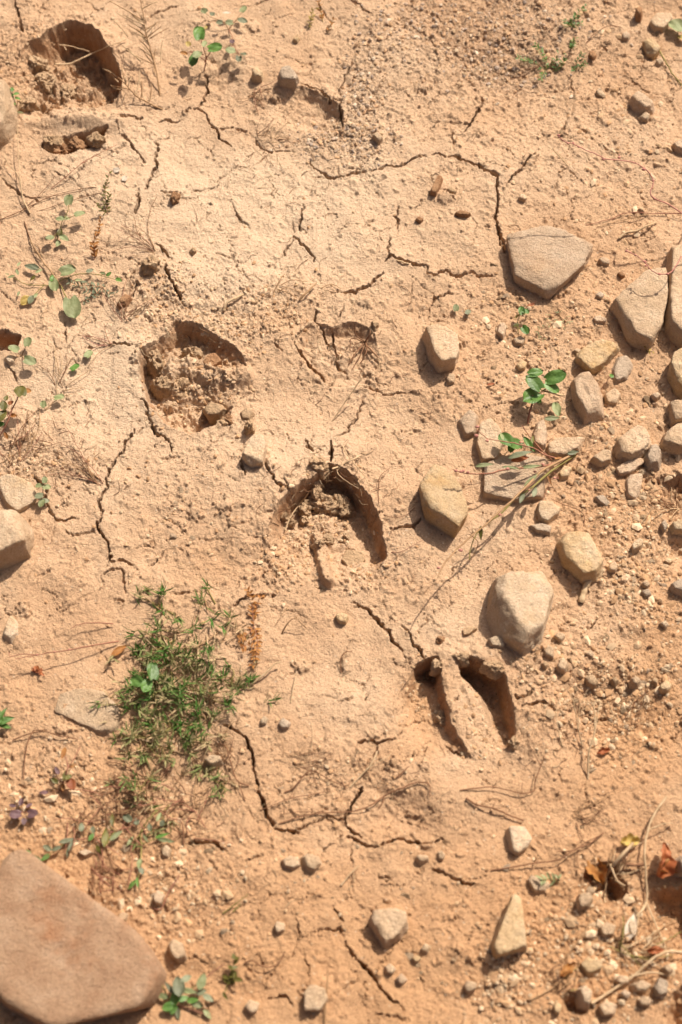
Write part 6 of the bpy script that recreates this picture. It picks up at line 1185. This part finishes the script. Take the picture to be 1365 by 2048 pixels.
# pebbles big enough to see one by one, scattered where the photo shows them lying loose
rp = random.Random(31); PEB = []
for k in range(10):
    D, F = ICO[1 if k % 2 else 2]; r8 = np.random.RandomState(50 + k); V = D.copy()
    for _ in range(7):
        nrm = r8.normal(size=3); nrm /= np.linalg.norm(nrm); dd = V @ nrm; cut = r8.uniform(.38, .7); V = V - np.clip(dd - cut, 0, None)[:, None] * nrm
    V = V * np.array([1.15, .9, .68]) * (1 + r8.normal(0, .04, (len(V), 1)))
    for mt in ('tan', 'pink', 'clod', 'clod', 'tan'):
        me = np_mesh('pebble', V, F, False); me.materials.append(M[mt]); PEB.append(me)
PAREAS = [(1240,880,130,110,26,'little pebble between the rough rounded stones'),(1180,1000,120,60,20,'little pebble on the brown soil beside the ochre-rimmed stone'),(1290,1180,70,90,22,'little pebble of the fine rubble patch'),
 (1130,1340,100,70,16,'little pebble between the cloven hoof print and the brown slope'),(1250,1360,100,60,20,'little pebble on the brown gravelly slope'),(1000,640,130,120,18,'little pebble near the small three-leaved weed'),
 (1200,250,170,190,26,'little pebble around the lumpy double stone'),(1000,1940,110,90,22,'little pebble of the gravel below the yellow-orange tapering stone'),(1220,1900,140,140,36,'little stone of the rubble among the stalk litter'),
 (1150,1700,160,60,14,'little pebble near the pale grey-tan stone under the thorny twig'),(1230,1480,60,60,12,'little pebble around the dry forked stalk'),(400,1030,90,50,10,'little pebble on worn clay near the arched hoof print'),
 (640,1740,220,60,12,'little pebble around the two touching smooth pebbles'),(330,1800,150,110,16,'little pebble on rough soil between slab and cushion tail'),(130,1600,150,110,12,'little pebble near the purple-leaved seedling'),
 (860,1870,90,110,10,'little pebble around the smooth rounded tan stone'),(1000,1060,60,40,8,'little pebble under the long red-stemmed weed')]
for (px, py, rx, ry, n, lab) in PAREAS:
    for i in range(n):
        x = px + rp.uniform(-1, 1) * rx; y = py + rp.uniform(-1, 1) * ry; w = P(x, y); r = .001 * (1.9 + 5.8 * rp.random() ** 3.4)
        o = bpy.data.objects.new('pebble', PEB[rp.randrange(len(PEB))]); COL.objects.link(o)
        o.location = (w[0], w[1], float(H(w[0], w[1])) - r * .2); o.scale = (r, r, r); o.rotation_euler = (rp.uniform(-.4, .4), rp.uniform(-.4, .4), rp.uniform(0, 6.28))
        tag(o, lab, 'pebble', lab.replace('little pebble', 'little pebbles').replace('little stone ', 'little stones '))
def straw_bits(label, name, n, seed, areas, mats):
    rs = np.random.RandomState(seed); parts = []; C = []
    for i in range(n):
        a = areas[rs.randint(len(areas))]; x = a[0] + rs.normal(0, .6) * a[2]; y = a[1] + rs.normal(0, .6) * a[3]; L = rs.uniform(6, 34); an = rs.uniform(0, 6.28); b = rs.uniform(-.7, .7)
        p = path3('F', [(x, y, .7), (x + math.cos(an) * L * .5, y + math.sin(an) * L * .5, 1.4), (x + math.cos(an + b) * L, y + math.sin(an + b) * L, .6)])
        vf = tube(p, rs.uniform(.00022, .0005), .0002, 3, i); parts.append(vf); C.append(np.repeat(np.array(mats[rs.randint(len(mats))])[None] * rs.uniform(.7, 1.2), len(vf[0]), 0))
    V, F = join(parts); me = np_mesh(name, V, F); color_attr(me, np.concatenate(C)); return tag(link(name, me, M['dry']), label, 'litter', None, 'stuff')
straw_bits('scattered short bits of dry straw and rootlet', 'straw_litter', 900, 6, [(682,1024,620,950)] * 3 + [(430,700,140,120),(700,720,120,120),(650,950,110,60),(560,300,150,70),(200,560,160,90),(130,900,120,80),(300,1650,160,110),(1220,1800,140,160),(700,1580,150,70),(1180,1450,120,90),(1080,900,90,60),(980,140,140,60)],
           [(0.42, 0.29, 0.17), (0.20, 0.10, 0.055), (0.30, 0.17, 0.09), (0.50, 0.37, 0.23)])
